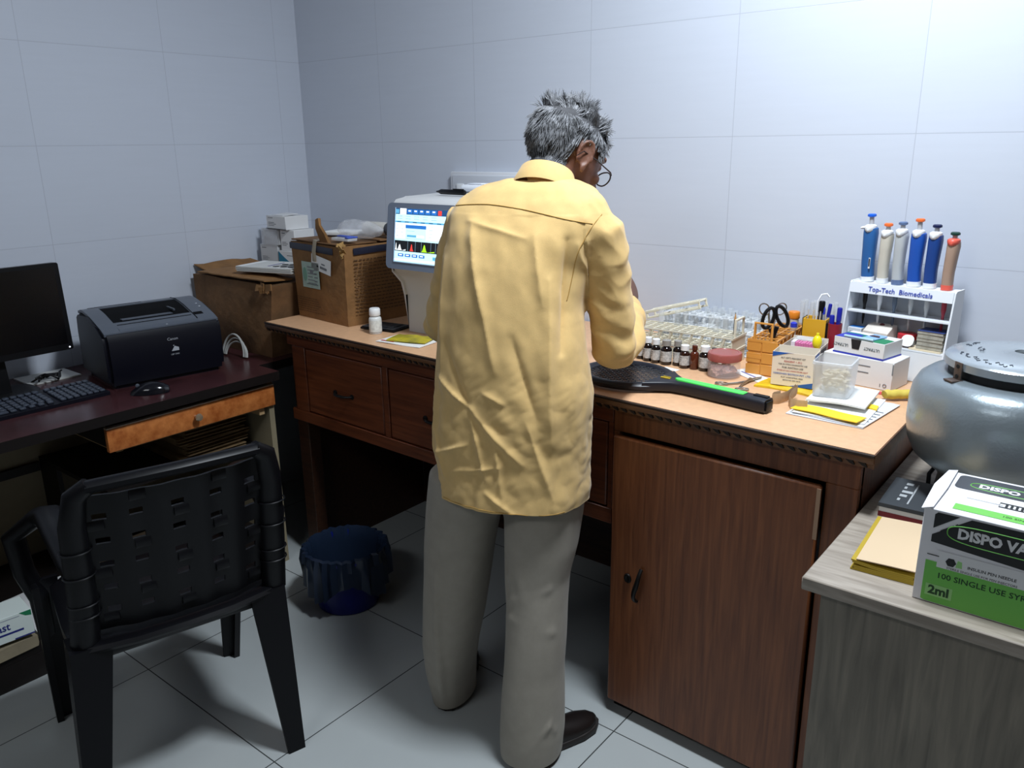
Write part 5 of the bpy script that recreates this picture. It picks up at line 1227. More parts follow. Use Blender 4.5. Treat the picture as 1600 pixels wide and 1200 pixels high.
tag(obj('white_disc', b, paper, None, 40, onS(0.163, 0.030, 0.0800), SR), 'round white card leaning by the notebooks on the stand shelf', 'card')
# ------------------------------------------------------------------ on the grey table
TZ = 0.7405
hammer = mat('grey_hammer_paint', (142, 152, 158), 0.3, 0.55, bump=(180, 0.05))
t = thing('centrifuge', 'round grey metal centrifuge on the grey table at the right edge', 'centrifuge', (2.752, -0.490, TZ), 0)
b = new(); lathe(b, [(0.118, 0), (0.124, 0.004), (0.118, 0.05), (0.135, 0.0795)], 56); obj('base', b, mat('black_enamel', (18, 18, 18), 0.4), t)
b = new(); lathe(b, [(0.135, 0.080), (0.152, 0.084), (0.172, 0.100), (0.185, 0.128), (0.190, 0.160), (0.190, 0.205), (0.186, 0.232), (0.176, 0.252), (0.160, 0.264), (0.142, 0.268), (0.128, 0.268)], 72); obj('drum', b, hammer, t)
b = new(); lathe(b, [(0.127, 0.2682), (0.127, 0.2835)], 56); obj('lid_gap', b, mat('gap_black', (16, 16, 17), 0.6), t)  # black band puts the shade of the drum-to-lid gap into colour
b = new(); lathe(b, [(0.132, 0.2838), (0.136, 0.286), (0.136, 0.300), (0.130, 0.306), (0.09, 0.312), (0.021, 0.315), (0.019, 0.314), (0.018, 0.308), (0.001, 0.308)], 72)
ld = obj('lid', b, mat('grey_lid_paint', (164, 172, 178), 0.25, 0.45, bump=(180, 0.04)), t)
b = new(); lathe(b, [(0.0175, 0.3083), (0.001, 0.3084)], 24); obj('sight_hole', b, mat('black_hole', (12, 12, 12), 0.8), ld)
b = new()
random.seed(21)
for a0, n, rr in ((205, 15, 0.112), (150, 6, 0.10), (187, 5, 0.074)):       # worn handwriting painted round the lid
    if a0 != 205: obj('handwriting', b, mat('marker_ink', (60, 66, 78), 0.6), ld); b = new()
    for k in range(n):
        a = math.radians(a0+k*4.2); r = rr+0.004*math.sin(k*2.1); d = V((-math.sin(a), math.cos(a), 0)); e = V((math.cos(a), math.sin(a), 0)); p = V((r*math.cos(a), r*math.sin(a), 0.3096+0.0062*(0.131-r)/0.041*0.6+0.0006))
        p.z = 0.306+(0.130-r)/0.04*0.006+0.0007
        q = [p, p+d*0.004+e*0.005*random.uniform(-1, 1), p+d*0.006+e*0.005*random.uniform(-1, 1)]
        for v in q: v.z = 0.306+(0.130-math.hypot(v.x, v.y))/0.04*0.006+0.0007
        tube(b, q, 0.0009, 4, ry=0.0009)
obj('handwriting', b, mat('marker_ink', (60, 66, 78), 0.6), ld)
for ang in (228, 330, 90):
    b = new(); mx = RZ(ang) @ T(0.139, 0, 0)
    box(b, -0.001, 0.0015, -0.010, 0.010, 0.266, 0.302, 0, mx, 0.0008); box(b, -0.004, 0.020, -0.012, 0.012, 0.2655, 0.269, 0, mx, 0.0008)
    for z in (0.275, 0.294): lathe(b, [(0.004, 0), (0.004, 0.001)], 10, mx @ T(0.0016, 0, z) @ RY(90), 1)
    obj('latch', b, [mat('rusty_steel', (104, 92, 86), 0.5, 0.7), mat('black_hole', (12, 12, 12), 0.8)], t)
b = new(); tube(b, [(2.690, -0.395, TZ+0.03), (2.655, -0.39, TZ+0.045), (2.622, -0.42, TZ+0.04), (2.612, -0.46, TZ+0.02), (2.618, -0.49, TZ+0.005)], 0.0045, 8)
tag(obj('power_cable', b, blk, None, 60), 'black power cable looping out from under the centrifuge', 'cable')

# syringe carton
L_, W_, H_ = 0.300, 0.180, 0.158
t = thing('syringe_box', 'white and green carton of syringes on the front corner of the grey table', 'box', (2.700, -0.968, TZ), 0)
b = new(); vs = box(b, 0, L_, 0, W_, 0, H_, 0, None, 0.001, 1); obj('box_body', b, mat('glossy_white_card', (226, 226, 230), 0.38), t)
dg = mat('box_charcoal', (34, 36, 38), 0.38); lg = mat('box_green', (112, 190, 84), 0.42); wl = mat('box_white_letters', (222, 224, 226), 0.4); dk = mat('box_dark_text', (30, 70, 36), 0.5)
Fm = front(0, -0.0002, 0)
b = new()
prism(b, [(0.016, 0.150), (0.020, 0.154), (0.05, 0.154), (0.016, 0.127)], 0.0002, 0.0005, Fm, 0)
prism(b, [(0.0155, 0.104), (0.0155, 0.116), (0.066, 0.154), (0.2995, 0.154), (0.2995, 0.096), (0.19, 0.092)], 0.0002, 0.0005, Fm, 0)
text(b, 'STERILE', 0.0085, Fm @ T(0.039, 0.131, 0) @ RZ(37.5), 0, bold=0.0003)
prism(b, [(0.012, 0.004), (0.017, 0.002), (0.2995, 0.002), (0.2995, 0.066), (0.012, 0.072)], 0.0002, 0.0005, Fm, 1)
tube(b, [Fm @ V((0.164+0.128*math.copysign(abs(math.cos(a))**0.35, math.cos(a)), 0.127+0.0155*math.copysign(abs(math.sin(a))**0.7, math.sin(a)), 0.0006)) for a in [math.radians(90+k*7.5) for k in range(25)]], 0.0008, 4, mi=1)
tube(b, [Fm @ V((x, 0.1225+s*0.0155, 0.0006)) for x in (0.19, 0.299)] if False else [Fm @ V((0.166, 0.1425, 0.0006)), Fm @ V((0.299, 0.1425, 0.0006))], 0.0008, 4, mi=1); tube(b, [Fm @ V((0.166, 0.1115, 0.0006)), Fm @ V((0.299, 0.1115, 0.0006))], 0.0008, 4, mi=1)
for f in b.faces:
    pass
obj('front_panel_print', b, [dg, lg], t)
b = new(); text(b, 'DISPO VAN', 0.0225, Fm @ T(0.050, 0.127, 0), 0, 'LEFT', z=0.0008, bold=0.001, sx=0.95)
obj('white_lettering', b, wl, t)
b = new(); rect(b, 0.017, 0.055, 0.013, 0.033, Fm, 0, 0.0008); obj('pale_green_patch', b, mat('pale_green', (150, 206, 130), 0.45), t)
b = new(); text(b, '2ml', 0.020, Fm @ T(0.036, 0.023, 0), 0, bold=0.0008, z=0.0011); obj('size_lettering', b, dk, t); b = new(); text(b, '100 SINGLE USE SYRINGES', 0.0130, Fm @ T(0.030, 0.050, 0), 0, 'LEFT', z=0.0009, bold=0.0002, sx=1.05)
obj('count_lettering', b, dk, t); b = new(); text(b, 'HINDUSTAN SYRINGES', 0.006, Fm @ T(0.18, 0.012, 0), 0, 'LEFT', z=0.0009, bold=0.0001)
obj('dark_lettering', b, dk, t)
b = new(); rect(b, 0.028, 0.180, 0.064, 0.092, Fm, 0, 0.0007); rect(b, 0.013, 0.030, 0.0815, 0.083, Fm, 1, 0.0008)
prism(b, [(0.047+0.0075*math.cos(k*PI/3), 0.077+0.0075*math.sin(k*PI/3)) for k in range(6)], 0.0008, 0.0011, Fm, 1); prism(b, [(0.054, 0.071), (0.063, 0.0715), (0.062, 0.082), (0.056, 0.083)], 0.0008, 0.0010, Fm, 2)
text(b, 'INSULIN PEN NEEDLE', 0.0068, Fm @ T(0.070, 0.0755, 0), 1, 'LEFT', z=0.0010, bold=0.0001); text(b, 'STERILE SINGLE USE FOR PEN INJECTORS', 0.0052, Fm @ T(0.042, 0.0665, 0), 1, 'LEFT', z=0.0010)
text(b, 'H', 0.028, Fm @ T(0.20, 0.072, 0), 1, 'LEFT', z=0.0010, bold=0.001, sx=1.2)
obj('pasted_label', b, [mat('off_white_label', (220, 222, 224), 0.5), dg, mat('pale_green', (150, 206, 130), 0.45)], t)
b = new(); tp = T(0, 0, H_+0.0002)
prism(b, rrect(0.278, 0.062, 0.01, 4, 0.158, 0.140), 0.0002, 0.0005, tp, 0); rect(b, 0.035, 0.2995, 0.018, 0.042, tp, 1, 0.0004)
tube(b, [tp @ V((0.168+0.128*math.copysign(abs(math.cos(a))**0.35, math.cos(a)), 0.134+0.0150*math.copysign(abs(math.sin(a))**0.7, math.sin(a)), 0.0006)) for a in [math.radians(90+k*7.5) for k in range(25)]], 0.0008, 4, mi=1)
tube(b, [tp @ V((0.20, 0.149, 0.0006)), tp @ V((0.299, 0.149, 0.0006))], 0.0008, 4, mi=1); tube(b, [tp @ V((0.20, 0.119, 0.0006)), tp @ V((0.299, 0.119, 0.0006))], 0.0008, 4, mi=1)
text(b, 'DISPO VAN', 0.022, tp @ T(0.052, 0.134, 0), 2, 'LEFT', z=0.0008, bold=0.001, sx=0.95)
rect(b, 0.045, 0.095, 0.0735, 0.0745, tp, 3, 0.0006); tube(b, [tp @ V(p) for p in ((0.09, 0.083, 0.0007), (0.20, 0.083, 0.0007), (0.20, 0.066, 0.0007), (0.09, 0.066, 0.0007))], 0.0008, 4, closed=True, mi=3)
for k in range(14): rect(b, 0.098+k*0.007, 0.1015+k*0.007, 0.067, 0.082, tp, 3, 0.0006)
rect(b, 0.20, 0.29, 0.0735, 0.0755, tp, 3, 0.0006); rect(b, 0.235, 0.239, 0.064, 0.085, tp, 3, 0.0006)
text(b, '100 SINGLE USE SYRINGES', 0.009, tp @ T(0.10, 0.030, 0), 4, 'LEFT', z=0.0008)
obj('top_panel_print', b, [mat('box_slate', (66, 68, 74), 0.38), lg, wl, dg, dk], t)
b = new(); loft(b, [[(-0.002, 0.0, H_-0.004), (0.012, 0.0, H_+0.002), (0.012, -0.0015, H_+0.004), (-0.004, -0.0015, H_-0.002)], [(-0.004, W_*0.5, H_+0.004), (0.014, W_*0.5, H_+0.003), (0.014, W_*0.5, H_+0.005), (-0.006, W_*0.5, H_+0.006)], [(0.0, W_, H_-0.002), (0.012, W_, H_+0.002), (0.012, W_, H_+0.004), (-0.002, W_, H_+0.001)]])
obj('worn_left_flap', b, mat('glossy_white_card', (226, 226, 230), 0.38), t)

# pad with yellow covers, dark book
t = thing('brown_envelope_pad', 'beige envelopes with yellow edges lying left of the syringe carton', 'pad', (2.594, -0.935, TZ), 3)
for i in range(5):
    b = new(); carton(b, 0.100-0.004*(i%2), 0.20, 0.0028, 6, 6, 1)
    for v in b.verts: v.co.z += i*0.0031 + (0.004*max(0, 0.04-v.co.x)/0.04*(i > 2)); v.co.x += 0.002*((i*3)%4)
    obj('yellow_sheet', b, mat('mustard_paper', (176, 150, 42), 0.6), t)
b = new(); carton(b, 0.092, 0.195, 0.0016, 8, 8, 1)
for v in b.verts: v.co.z += 0.0200 + 0.0035*math.sin(v.co.x*14); v.co.x += 0.008
obj('beige_envelope', b, mat('beige_paper', (206, 182, 150), 0.7), t)
t = thing('dark_book', 'dark grey book with red edge between the envelopes and the centrifuge', 'book', (2.572, -0.690, TZ), 2)
b = new(); box(b, 0, 0.095, 0, 0.15, 0.0, 0.010, 0); obj('red_cover', b, mat('dark_red_cover', (110, 26, 34), 0.5), t)
b = new(); box(b, 0.001, 0.094, 0.001, 0.149, 0.0102, 0.020, 0); obj('pages', b, paper, t)
b = new(); box(b, -0.001, 0.096, -0.001, 0.151, 0.0202, 0.028, 0)
for k in range(5): rect(b, 0.025, 0.03+0.008*(k%3), 0.03+k*0.022, 0.042+k*0.022, T(0, 0, 0.028), 1)
rect(b, 0.045, 0.048, 0.02, 0.13, T(0, 0, 0.028), 1)
obj('dark_cover', b, [mat('slate_cover', (62, 66, 70), 0.45), mat('pale_print', (170, 174, 176), 0.6)], t)
# ------------------------------------------------------------------ the man: local x to his right, y forward, z up
PR = math.degrees(math.atan2(0.30, 0.954)); PL = (1.745, -0.900, 0.0)
skin = mat('brown_skin', (112, 74, 58), 0.5, var=(14, 0.12))
def ell(cx, cy, z, rx, ry, n=28, tilt=None, pw=1.0):
    out = []
    for k in range(n):
        a = 2*PI*k/n; c, s = math.cos(a), math.sin(a)
        c = math.copysign(abs(c)**pw, c); s = math.copysign(abs(s)**pw, s)
        out.append(V((cx+rx*c, cy+ry*s, z+(tilt*ry*s if tilt else 0))))
    return out

HC = V((0.138, 0.190, 1.424)); HM = T(*HC) @ RZ(-31) @ RX(-32)          # head: local +y is the face
SHR, ELR, WRR = V((0.252, 0.072, 1.275)), V((0.278, 0.118, 1.000)), V((0.250, 0.345, 1.045))
SHL, ELL, WRL = V((-0.066, 0.085, 1.285)), V((-0.158, 0.130, 1.020)), V((-0.050, 0.335, 1.050))

# body -------------------------------------------------------------
b = new()
loft(b, [ell(0.07, 0.0, 0.70, 0.13, 0.085), ell(0.075, 0.0, 0.86, 0.14, 0.09), ell(0.075, 0.005, 1.0, 0.125, 0.085), ell(0.07, 0.03, 1.15, 0.13, 0.09), ell(0.085, 0.07, 1.27, 0.15, 0.08), ell(0.09, 0.095, 1.335, 0.12, 0.06), ell(0.10, 0.115, 1.37, 0.065, 0.05)])
tube(b, [(0.10, 0.105, 1.33), (0.112, 0.130, 1.365), (0.125, 0.155, 1.395), (0.140, 0.175, 1.42)], [0.062, 0.054, 0.052, 0.055], 18)
for hip, knee, ank in (((-0.02, 0.0, 0.74), (-0.085, 0.02, 0.42), (-0.13, 0.02, 0.075)), ((0.15, 0.0, 0.74), (0.145, -0.035, 0.42), (0.140, -0.100, 0.075))):
    tube(b, [hip, tuple((V(hip)+V(knee))/2), knee, tuple((V(knee)*0.6+V(ank)*0.4)), ank], [0.075, 0.066, 0.05, 0.047, 0.034], 14)
for s, A, E_, W_ in ((1, SHR, ELR, WRR), (-1, SHL, ELL, WRL)):
    tube(b, [A, A.lerp(E_, 0.5), E_], [0.045, 0.040, 0.035], 14); tube(b, [E_, E_.lerp(W_, 0.35), W_], [0.036, 0.036, 0.024], 14); sph(b, E_, 0.036, 0, 14)
# hands: palm, four curled fingers, thumb leaving the side of the palm; each grips a slim tube between thumb and fingers
def hand(bm, W_, fwd, palmn, side):
    f = fwd.normalized(); n = (palmn-f*palmn.dot(f)).normalized(); l = f.cross(n)*side   # l points to the thumb side
    rg = []
    for d, w_, th in ((-0.01, 0.020, 0.017), (0.02, 0.030, 0.017), (0.055, 0.040, 0.0155), (0.085, 0.041, 0.0135), (0.094, 0.038, 0.010)):
        rg.append([W_+f*d+l*(w_*math.cos(a))-n*(0)+n*(th*math.sin(a)) for a in [2*PI*k/16 for k in range(16)]])
    loft(bm, rg)
    for i, (o, ln, r) in enumerate(((0.029, 0.074, 0.0083), (0.010, 0.083, 0.0086), (-0.010, 0.077, 0.0083), (-0.029, 0.060, 0.0074))):
        base = W_+f*0.082+l*o; p = [base]; ang = 0.25+0.05*i; seg = (0.45, 0.30, 0.25); bend = (0.55, 0.75, 0.55)
        for q, sg in enumerate(seg):
            ang += bend[q]*(0.8+0.12*i); p.append(p[-1]+(f*math.cos(ang)+n*math.sin(ang))*(ln*sg))
        tube(bm, p, [r*1.05, r, r*0.95, r*0.82], 10); sph(bm, p[-1], r*0.82, 0, 10); sph(bm, p[1], r*1.04, 0, 10)
    q0 = W_+f*0.022+l*0.028; q1 = q0+f*0.028+l*0.020+n*0.014; q2 = q1+f*0.026+l*0.002+n*0.018; q3 = q2+f*0.018-l*0.010+n*0.012
    tube(bm, [q0, q1, q2, q3], [0.013, 0.0115, 0.0098, 0.0078], 10); sph(bm, q3, 0.0078, 0, 10)
    return f, n, l
HR = hand(b, WRR+V((-0.003, 0.026, 0.008)), V((-0.10, 0.90, 0.25)), V((-0.75, 0.15, -0.2)), 1)
HL = hand(b, WRL+V((0.012, 0.024, 0.004)), V((0.45, 0.85, 0.20)), V((0.75, -0.30, -0.25)), -1)
# head: skull, jaw, face features
def hs(c, r, seg=22): sph(b, c, r, 0, seg, HM)
hs((0, -0.012, 0.022), (0.0735, 0.094, 0.082), 28)
loft(b, [[HM @ p for p in ell(0, y, z, rx, ry, 20)] for z, y, rx, ry in ((-0.112, 0.062, 0.020, 0.016), (-0.106, 0.058, 0.033, 0.030), (-0.088, 0.045, 0.046, 0.046), (-0.06, 0.030, 0.058, 0.060), (-0.02, 0.020, 0.066, 0.070), (0.02, 0.012, 0.068, 0.076))])
tube(b, [HM @ V(p) for p in ((0, 0.078, 0.018), (0, 0.096, -0.008), (0, 0.108, -0.026), (0, 0.094, -0.036))], [0.008, 0.0105, 0.014, 0.010], 12)
for s in (-1, 1):
    hs((s*0.011, 0.094, -0.030), (0.0085, 0.010, 0.0085), 12)                                  # nostril wings
    tube(b, [HM @ V(p) for p in ((s*0.012, 0.083, 0.024), (s*0.034, 0.081, 0.029), (s*0.054, 0.066, 0.022))], [0.006, 0.0085, 0.006], 10)   # brow
    hs((s*0.031, 0.074, 0.006), (0.0125, 0.011, 0.009), 14)                                    # lowered eyelids
    hs((s*0.043, 0.062, -0.028), (0.020, 0.019, 0.016), 14)                                    # cheekbones
    # ear: rim, bowl and lobe
    EM = HM @ T(s*0.071, -0.006, -0.010) @ RZ(s*-24) @ RY(s*8)
    tube(b, [EM @ V((s*0.010, 0.0165*math.cos(a)*1.0-0.002, 0.031*math.sin(a)*(1.0 if math.sin(a) > 0 else 0.9))) for a in [math.radians(-80+k*24) for k in range(14)]], [0.0036]*3+[0.0042]*8+[0.0036]*3, 8)
    sph(b, (s*0.004, 0.0, 0.0), (0.0045, 0.0145, 0.028), 0, 14, EM); sph(b, (s*0.008, 0.006, -0.029), (0.0048, 0.0075, 0.010), 0, 12, EM); sph(b, (s*0.010, 0.016, -0.004), (0.005, 0.005, 0.008), 0, 10, EM)
tube(b, [HM @ V(p) for p in ((-0.024, 0.079, -0.066), (-0.010, 0.092, -0.062), (0, 0.091, -0.063), (0.010, 0.092, -0.062), (0.024, 0.079, -0.066))], [0.003, 0.0055, 0.005, 0.0055, 0.003], 8)
tube(b, [HM @ V(p) for p in ((-0.022, 0.078, -0.071), (0, 0.091, -0.074), (0.022, 0.078, -0.071))], [0.003, 0.0065, 0.003], 8)
b = fuse(b, 0.0036, 5, 0.5)
person = obj('person', b, skin, None, 180, PL, PR)
tag(person, 'grey haired man in a loose yellow shirt seen from behind, working at the counter', 'person')

def raised(o):
    bm = bmesh.new(); bm.from_mesh(o.data); tr = BVHTree.FromBMesh(bm); bm.free(); return tr
body_tree = raised(person)

# shirt --------------------------------------------------------------
def cloth_mat(name, col, scale, strength, weave=900, var=0.06, sheen=0.2):
    m = mat(name, col, 0.78, 0, var=(26, var), bump=None, sheen=sheen)
    nt = m.node_tree; N = nt.nodes; L = nt.links; bsdf = N['Principled BSDF']
    tc = N.new('ShaderNodeTexCoord'); mp = N.new('ShaderNodeMapping'); L.new(tc.outputs['Object'], mp.inputs[0]); mp.inputs['Scale'].default_value = scale
    n1 = N.new('ShaderNodeTexNoise'); n1.inputs['Scale'].default_value = 10; n1.inputs['Detail'].default_value = 4; n1.inputs['Distortion'].default_value = 0.5; n1.noise_type = 'RIDGED_MULTIFRACTAL'; n1.inputs['Roughness'].default_value = 0.45; L.new(mp.outputs[0], n1.inputs['Vector'])
    n2 = N.new('ShaderNodeTexNoise'); n2.inputs['Scale'].default_value = weave; n2.inputs['Detail'].default_value = 1; L.new(tc.outputs['Object'], n2.inputs['Vector'])
    ad = N.new('ShaderNodeMath'); ad.operation = 'MULTIPLY_ADD'; L.new(n2.outputs[0], ad.inputs[0]); ad.inputs[1].default_value = 0.05; L.new(n1.outputs[0], ad.inputs[2])
    bp = N.new('ShaderNodeBump'); bp.inputs['Strength'].default_value = strength; bp.inputs['Distance'].default_value = 0.012; L.new(ad.outputs[0], bp.inputs['Height']); L.new(bp.outputs[0], bsdf.inputs['Normal'])
    return m
shirt_m = cloth_mat('yellow_cotton', (224, 187, 122), (1, 1, 0.6), 0.5)
b = new()
rows = [  # z, centre x, centre y, half width, half depth
 (0.60, 0.080, -0.022, 0.172, 0.128), (0.655, 0.080, -0.020, 0.173, 0.128), (0.70, 0.077, -0.012, 0.179, 0.130), (0.76, 0.072, -0.006, 0.184, 0.130), (0.83, 0.074, -0.003, 0.184, 0.128), (0.91, 0.080, 0.0, 0.178, 0.124), (1.005, 0.071, 0.006, 0.165, 0.118),
 (1.10, 0.064, 0.022, 0.158, 0.115), (1.19, 0.066, 0.042, 0.160, 0.112), (1.255, 0.078, 0.062, 0.176, 0.106), (1.295, 0.086, 0.076, 0.186, 0.095), (1.325, 0.088, 0.086, 0.170, 0.084), (1.352, 0.092, 0.098, 0.138, 0.072), (1.370, 0.100, 0.113, 0.080, 0.062)]
loft(b, [ell(cx, cy, z, rx, ry, 44, None, 0.86) for z, cx, cy, rx, ry in rows])
def sleeve(A, E_, W_, s):
    pts = [A+V((-s*0.035, 0, 0.012)), A+V((s*0.006, 0.0, -0.012)), A.lerp(E_, 0.35)+V((s*0.002, 0, 0)), A.lerp(E_, 0.72), E_+V((0, -0.010, -0.002)), E_+V((s*0.004, 0.045, -0.006)), E_.lerp(W_, 0.42)+V((s*0.010, 0, 0.0)), E_.lerp(W_, 0.72)+V((s*0.010, 0, -0.004)), W_]
    tube(b, pts, [0.042, 0.050, 0.052, 0.051, 0.050, 0.052, 0.051, 0.047, 0.034], 22)
    sph(b, E_+V((0, 0.0, -0.004)), (0.049, 0.050, 0.049), 0, 20)
sleeve(SHR, ELR, WRR, 1); sleeve(SHL, ELL, WRL, -1)
b = fuse(b, 0.0075, 10, 0.5)
bmesh.ops.subdivide_edges(b, edges=b.edges[:], cuts=1, use_grid_fill=True, smooth=0.0)
# folds: (x0,z0)-(x1,z1) on the back, width, height
FOLD = [(-0.085, 1.22, -0.093, 0.70, 0.016, 0.009), (0.205, 1.25, 0.208, 1.02, 0.014, -0.012), (0.225, 1.24, 0.232, 1.08, 0.012, 0.008), (-0.01, 1.28, 0.04, 1.10, 0.022, 0.008), (0.03, 1.15, 0.075, 0.98, 0.018, 0.006), (-0.075, 1.20, -0.07, 0.93, 0.018, 0.007), (0.175, 1.17, 0.20, 0.82, 0.022, 0.010), (0.14, 1.26, 0.165, 1.12, 0.016, 0.006),
        (-0.075, 0.945, 0.02, 0.89, 0.010, 0.007), (0.02, 0.89, 0.14, 0.78, 0.011, 0.006), (0.02, 0.87, 0.06, 0.74, 0.010, 0.006), (-0.08, 0.77, 0.01, 0.81, 0.009, 0.006), (0.06, 0.71, 0.13, 0.66, 0.010, 0.006), (-0.085, 0.82, -0.055, 0.72, 0.010, 0.005), (0.05, 0.93, 0.10, 0.91, 0.009, 0.004), (0.15, 0.87, 0.205, 0.70, 0.014, 0.006),
        (-0.06, 1.02, 0.03, 0.86, 0.014, -0.005), (0.11, 1.05, 0.17, 0.88, 0.016, -0.006), (-0.03, 0.74, 0.09, 0.77, 0.009, 0.004), (-0.02, 1.285, 0.12, 1.255, 0.010, 0.004), (0.08, 0.83, 0.10, 0.69, 0.010, 0.005)]
bmesh.ops.recalc_face_normals(b, faces=b.faces[:]); b.normal_update()
mv = []
for v in b.verts:
    p = v.co; d = 0.0
    onb = max(0.0, min(1.0, (0.04-(p.y-0.06*max(0, p.z-1.0)/0.3))/0.05))*(1 if -0.12 < p.x < 0.235 else 0.0)
    if onb > 0 and p.z < 1.34:
        for x0, z0, x1, z1, w_, h in FOLD:
            dx, dz = x1-x0, z1-z0; L2 = dx*dx+dz*dz
            t_ = max(0, min(1, ((p.x-x0)*dx+(p.z-z0)*dz)/L2)); q = math.hypot(p.x-x0-dx*t_, p.z-z0-dz*t_)
            if q < w_*2.5: d += 1.35*onb*h*(0.65*math.exp(-q/w_*2.2)+0.35*math.exp(-(q/w_)**2*2))*math.sin(PI*(0.12+0.76*t_))
    arm = 0.0
    for A, E_, W_ in ((SHR, ELR, WRR), (SHL, ELL, WRL)):
        for a, c in ((A, E_), (E_, W_)):
            ab = c-a; t_ = max(0, min(1, (p-a).dot(ab)/ab.length_squared)); q = (p-a-ab*t_).length
            if q < 0.085 and (p.x > 0.235 or p.x < -0.10 or p.y > 0.17):
                arm = 1.0
    if arm:
        e = (p-ELR).length if p.x > 0.07 else (p-ELL).length
        d += 0.0045*math.sin(p.z*95+p.x*60-p.y*70+2.0*noise.noise(p*14))*max(0, 1-e/0.17) + 0.004*noise.noise(V((p.x*16, p.y*16, p.z*7)))
        d += 0.0045*math.sin(p.y*80-p.z*55)*(1 if p.z > 1.19 else 0)*0.25
    d += 0.0045*noise.noise(V((p.x*13, p.y*13, p.z*4.5)))*(1-0.6*(p.z > 1.30)) + 0.0018*noise.noise(V((p.x*34+p.z*9, p.y*30, p.z*22)))
    lw = max(0.0, min(1.0, (1.05-p.z)/0.2))
    if not arm: d += lw*(0.0062*(abs(noise.noise(V((p.x*15+p.z*11, p.y*13, p.z*15-p.x*8))))-0.25) + 0.0026*(abs(noise.noise(V((p.x*31-p.z*20+5, p.y*25, p.z*30))))-0.25))
    else: d += -0.009*(abs(noise.noise(V((p.x*13+p.z*5, p.y*13-p.z*9, p.z*8+p.y*5+3))))-0.25) - 0.004*(abs(noise.noise(V((p.x*27+p.z*14, p.y*25, p.z*16+7))))-0.25)
    # flared, wavy hem with side slit on the left
    if p.z < 0.80:
        k = (0.80-p.z)/0.14
        d += 0.003*k*math.sin(math.atan2(p.y, p.x-0.08)*7+1.0)
    mv.append((v, v.normal*d))
for v, d in mv: v.co += d
bmesh.ops.smooth_vert(b, verts=b.verts[:], factor=0.15, use_axis_x=True, use_axis_y=True, use_axis_z=True)
bmesh.ops.bisect_plane(b, geom=b.verts[:]+b.edges[:]+b.faces[:], dist=1e-6, plane_co=(0.08, -0.1, 0.664), plane_no=V((0.02, -0.04, -1)), clear_outer=True)
for v in b.verts:                                          # hem rises towards the left front
    if v.co.z < 0.78 and v.co.y > -0.13:
        lf = max(0.0, min(1.0, (-0.080-v.co.x)/0.008)); k = (0.78-v.co.z)/0.125
        v.co.z += 0.045*lf*k
shirt = obj('shirt', b, shirt_m, person, 180)
st_ = raised(shirt)
seam_m = mat('yellow_seam', (168, 132, 66), 0.8)
def on_shirt(pts, off=0.0006):
    out = []
    for p, d in pts:
        h = st_.ray_cast(V(p), V(d))
        if h[0] is not None: out.append(h[0]+h[1]*off)
    return out
b = new()
yoke = on_shirt([((x, -0.35, 1.302+0.018*math.cos((x-0.02)*9)-0.05*max(0, x-0.02)), (0, 1, 0)) for x in [-0.075+0.0135*k for k in range(25)]])
tube(b, yoke, 0.0011, 5); obj('yoke_seam', b, seam_m, shirt, 60); b = new()
hem = on_shirt([((x, -0.35, 0.669+0.002*math.sin(x*30)), (0, 1, 0)) for x in [-0.06+0.012*k for k in range(25)]], 0.0004)
tube(b, hem, 0.0009, 5); obj('hem_seam', b, seam_m, shirt, 60); b = new()
arm_ = []
for k in range(14):
    z = 1.30-0.0135*k; x = 0.262-0.014*k*0.35-0.010*math.sin(k*0.3)
    arm_.append(((x, -0.35, z), (0.0, 1, 0)))
pa = on_shirt(arm_)
if len(pa) > 3: tube(b, pa, 0.0010, 5)
obj('armhole_seam', b, seam_m, shirt, 60)
# collar: stand and folded fall round the neck
b = new(); cc = V((0.110, 0.125, 1.366)); rgo = []; n = 40
CMx = T(*cc) @ RZ(-6) @ RX(-30)
for rr, z in ((0.066, -0.040), (0.0615, -0.010), (0.0605, 0.006), (0.061, 0.017), (0.063, 0.0195), (0.0655, 0.0165), (0.0705, 0.000), (0.0800, -0.029), (0.0795, -0.0305), (0.0695, -0.002), (0.0645, 0.014), (0.0625, 0.016)):
    rgo.append([CMx @ V((rr*0.95*math.cos(a), rr*0.92*math.sin(a), z-0.006*max(0, math.sin(a)))) for a in [math.radians(115-0)+math.radians(310)*k/n for k in range(n+1)]])
loft(b, rgo, closed=False)
sol = obj('collar', b, shirt_m, shirt, 60); md = sol.modifiers.new('thick', 'SOLIDIFY'); md.thickness = 0.0012

# trousers -----------------------------------------------------------
tr_m = cloth_mat('grey_beige_twill', (156, 149, 137), (1, 1, 0.4), 0.22, 700, 0.05, 0.1)
b = new()
loft(b, [ell(0.062, 0.0, 0.60, 0.02, 0.02), ell(0.06, 0.0, 0.665, 0.15, 0.095), ell(0.066, 0.0, 0.73, 0.168, 0.108), ell(0.07, 0.0, 0.83, 0.158, 0.105), ell(0.075, 0.0, 0.92, 0.140, 0.095)])
LL = [(0.70, -0.035, 0.0, 0.098, 0.105), (0.60, -0.057, 0.0, 0.092, 0.100), (0.50, -0.075, 0.005, 0.088, 0.096), (0.40, -0.088, 0.010, 0.083, 0.094), (0.30, -0.102, 0.014, 0.078, 0.092), (0.20, -0.118, 0.020, 0.070, 0.090), (0.12, -0.126, 0.030, 0.061, 0.088), (0.05, -0.128, 0.044, 0.054, 0.084), (-0.03, -0.128, 0.060, 0.046, 0.082)]
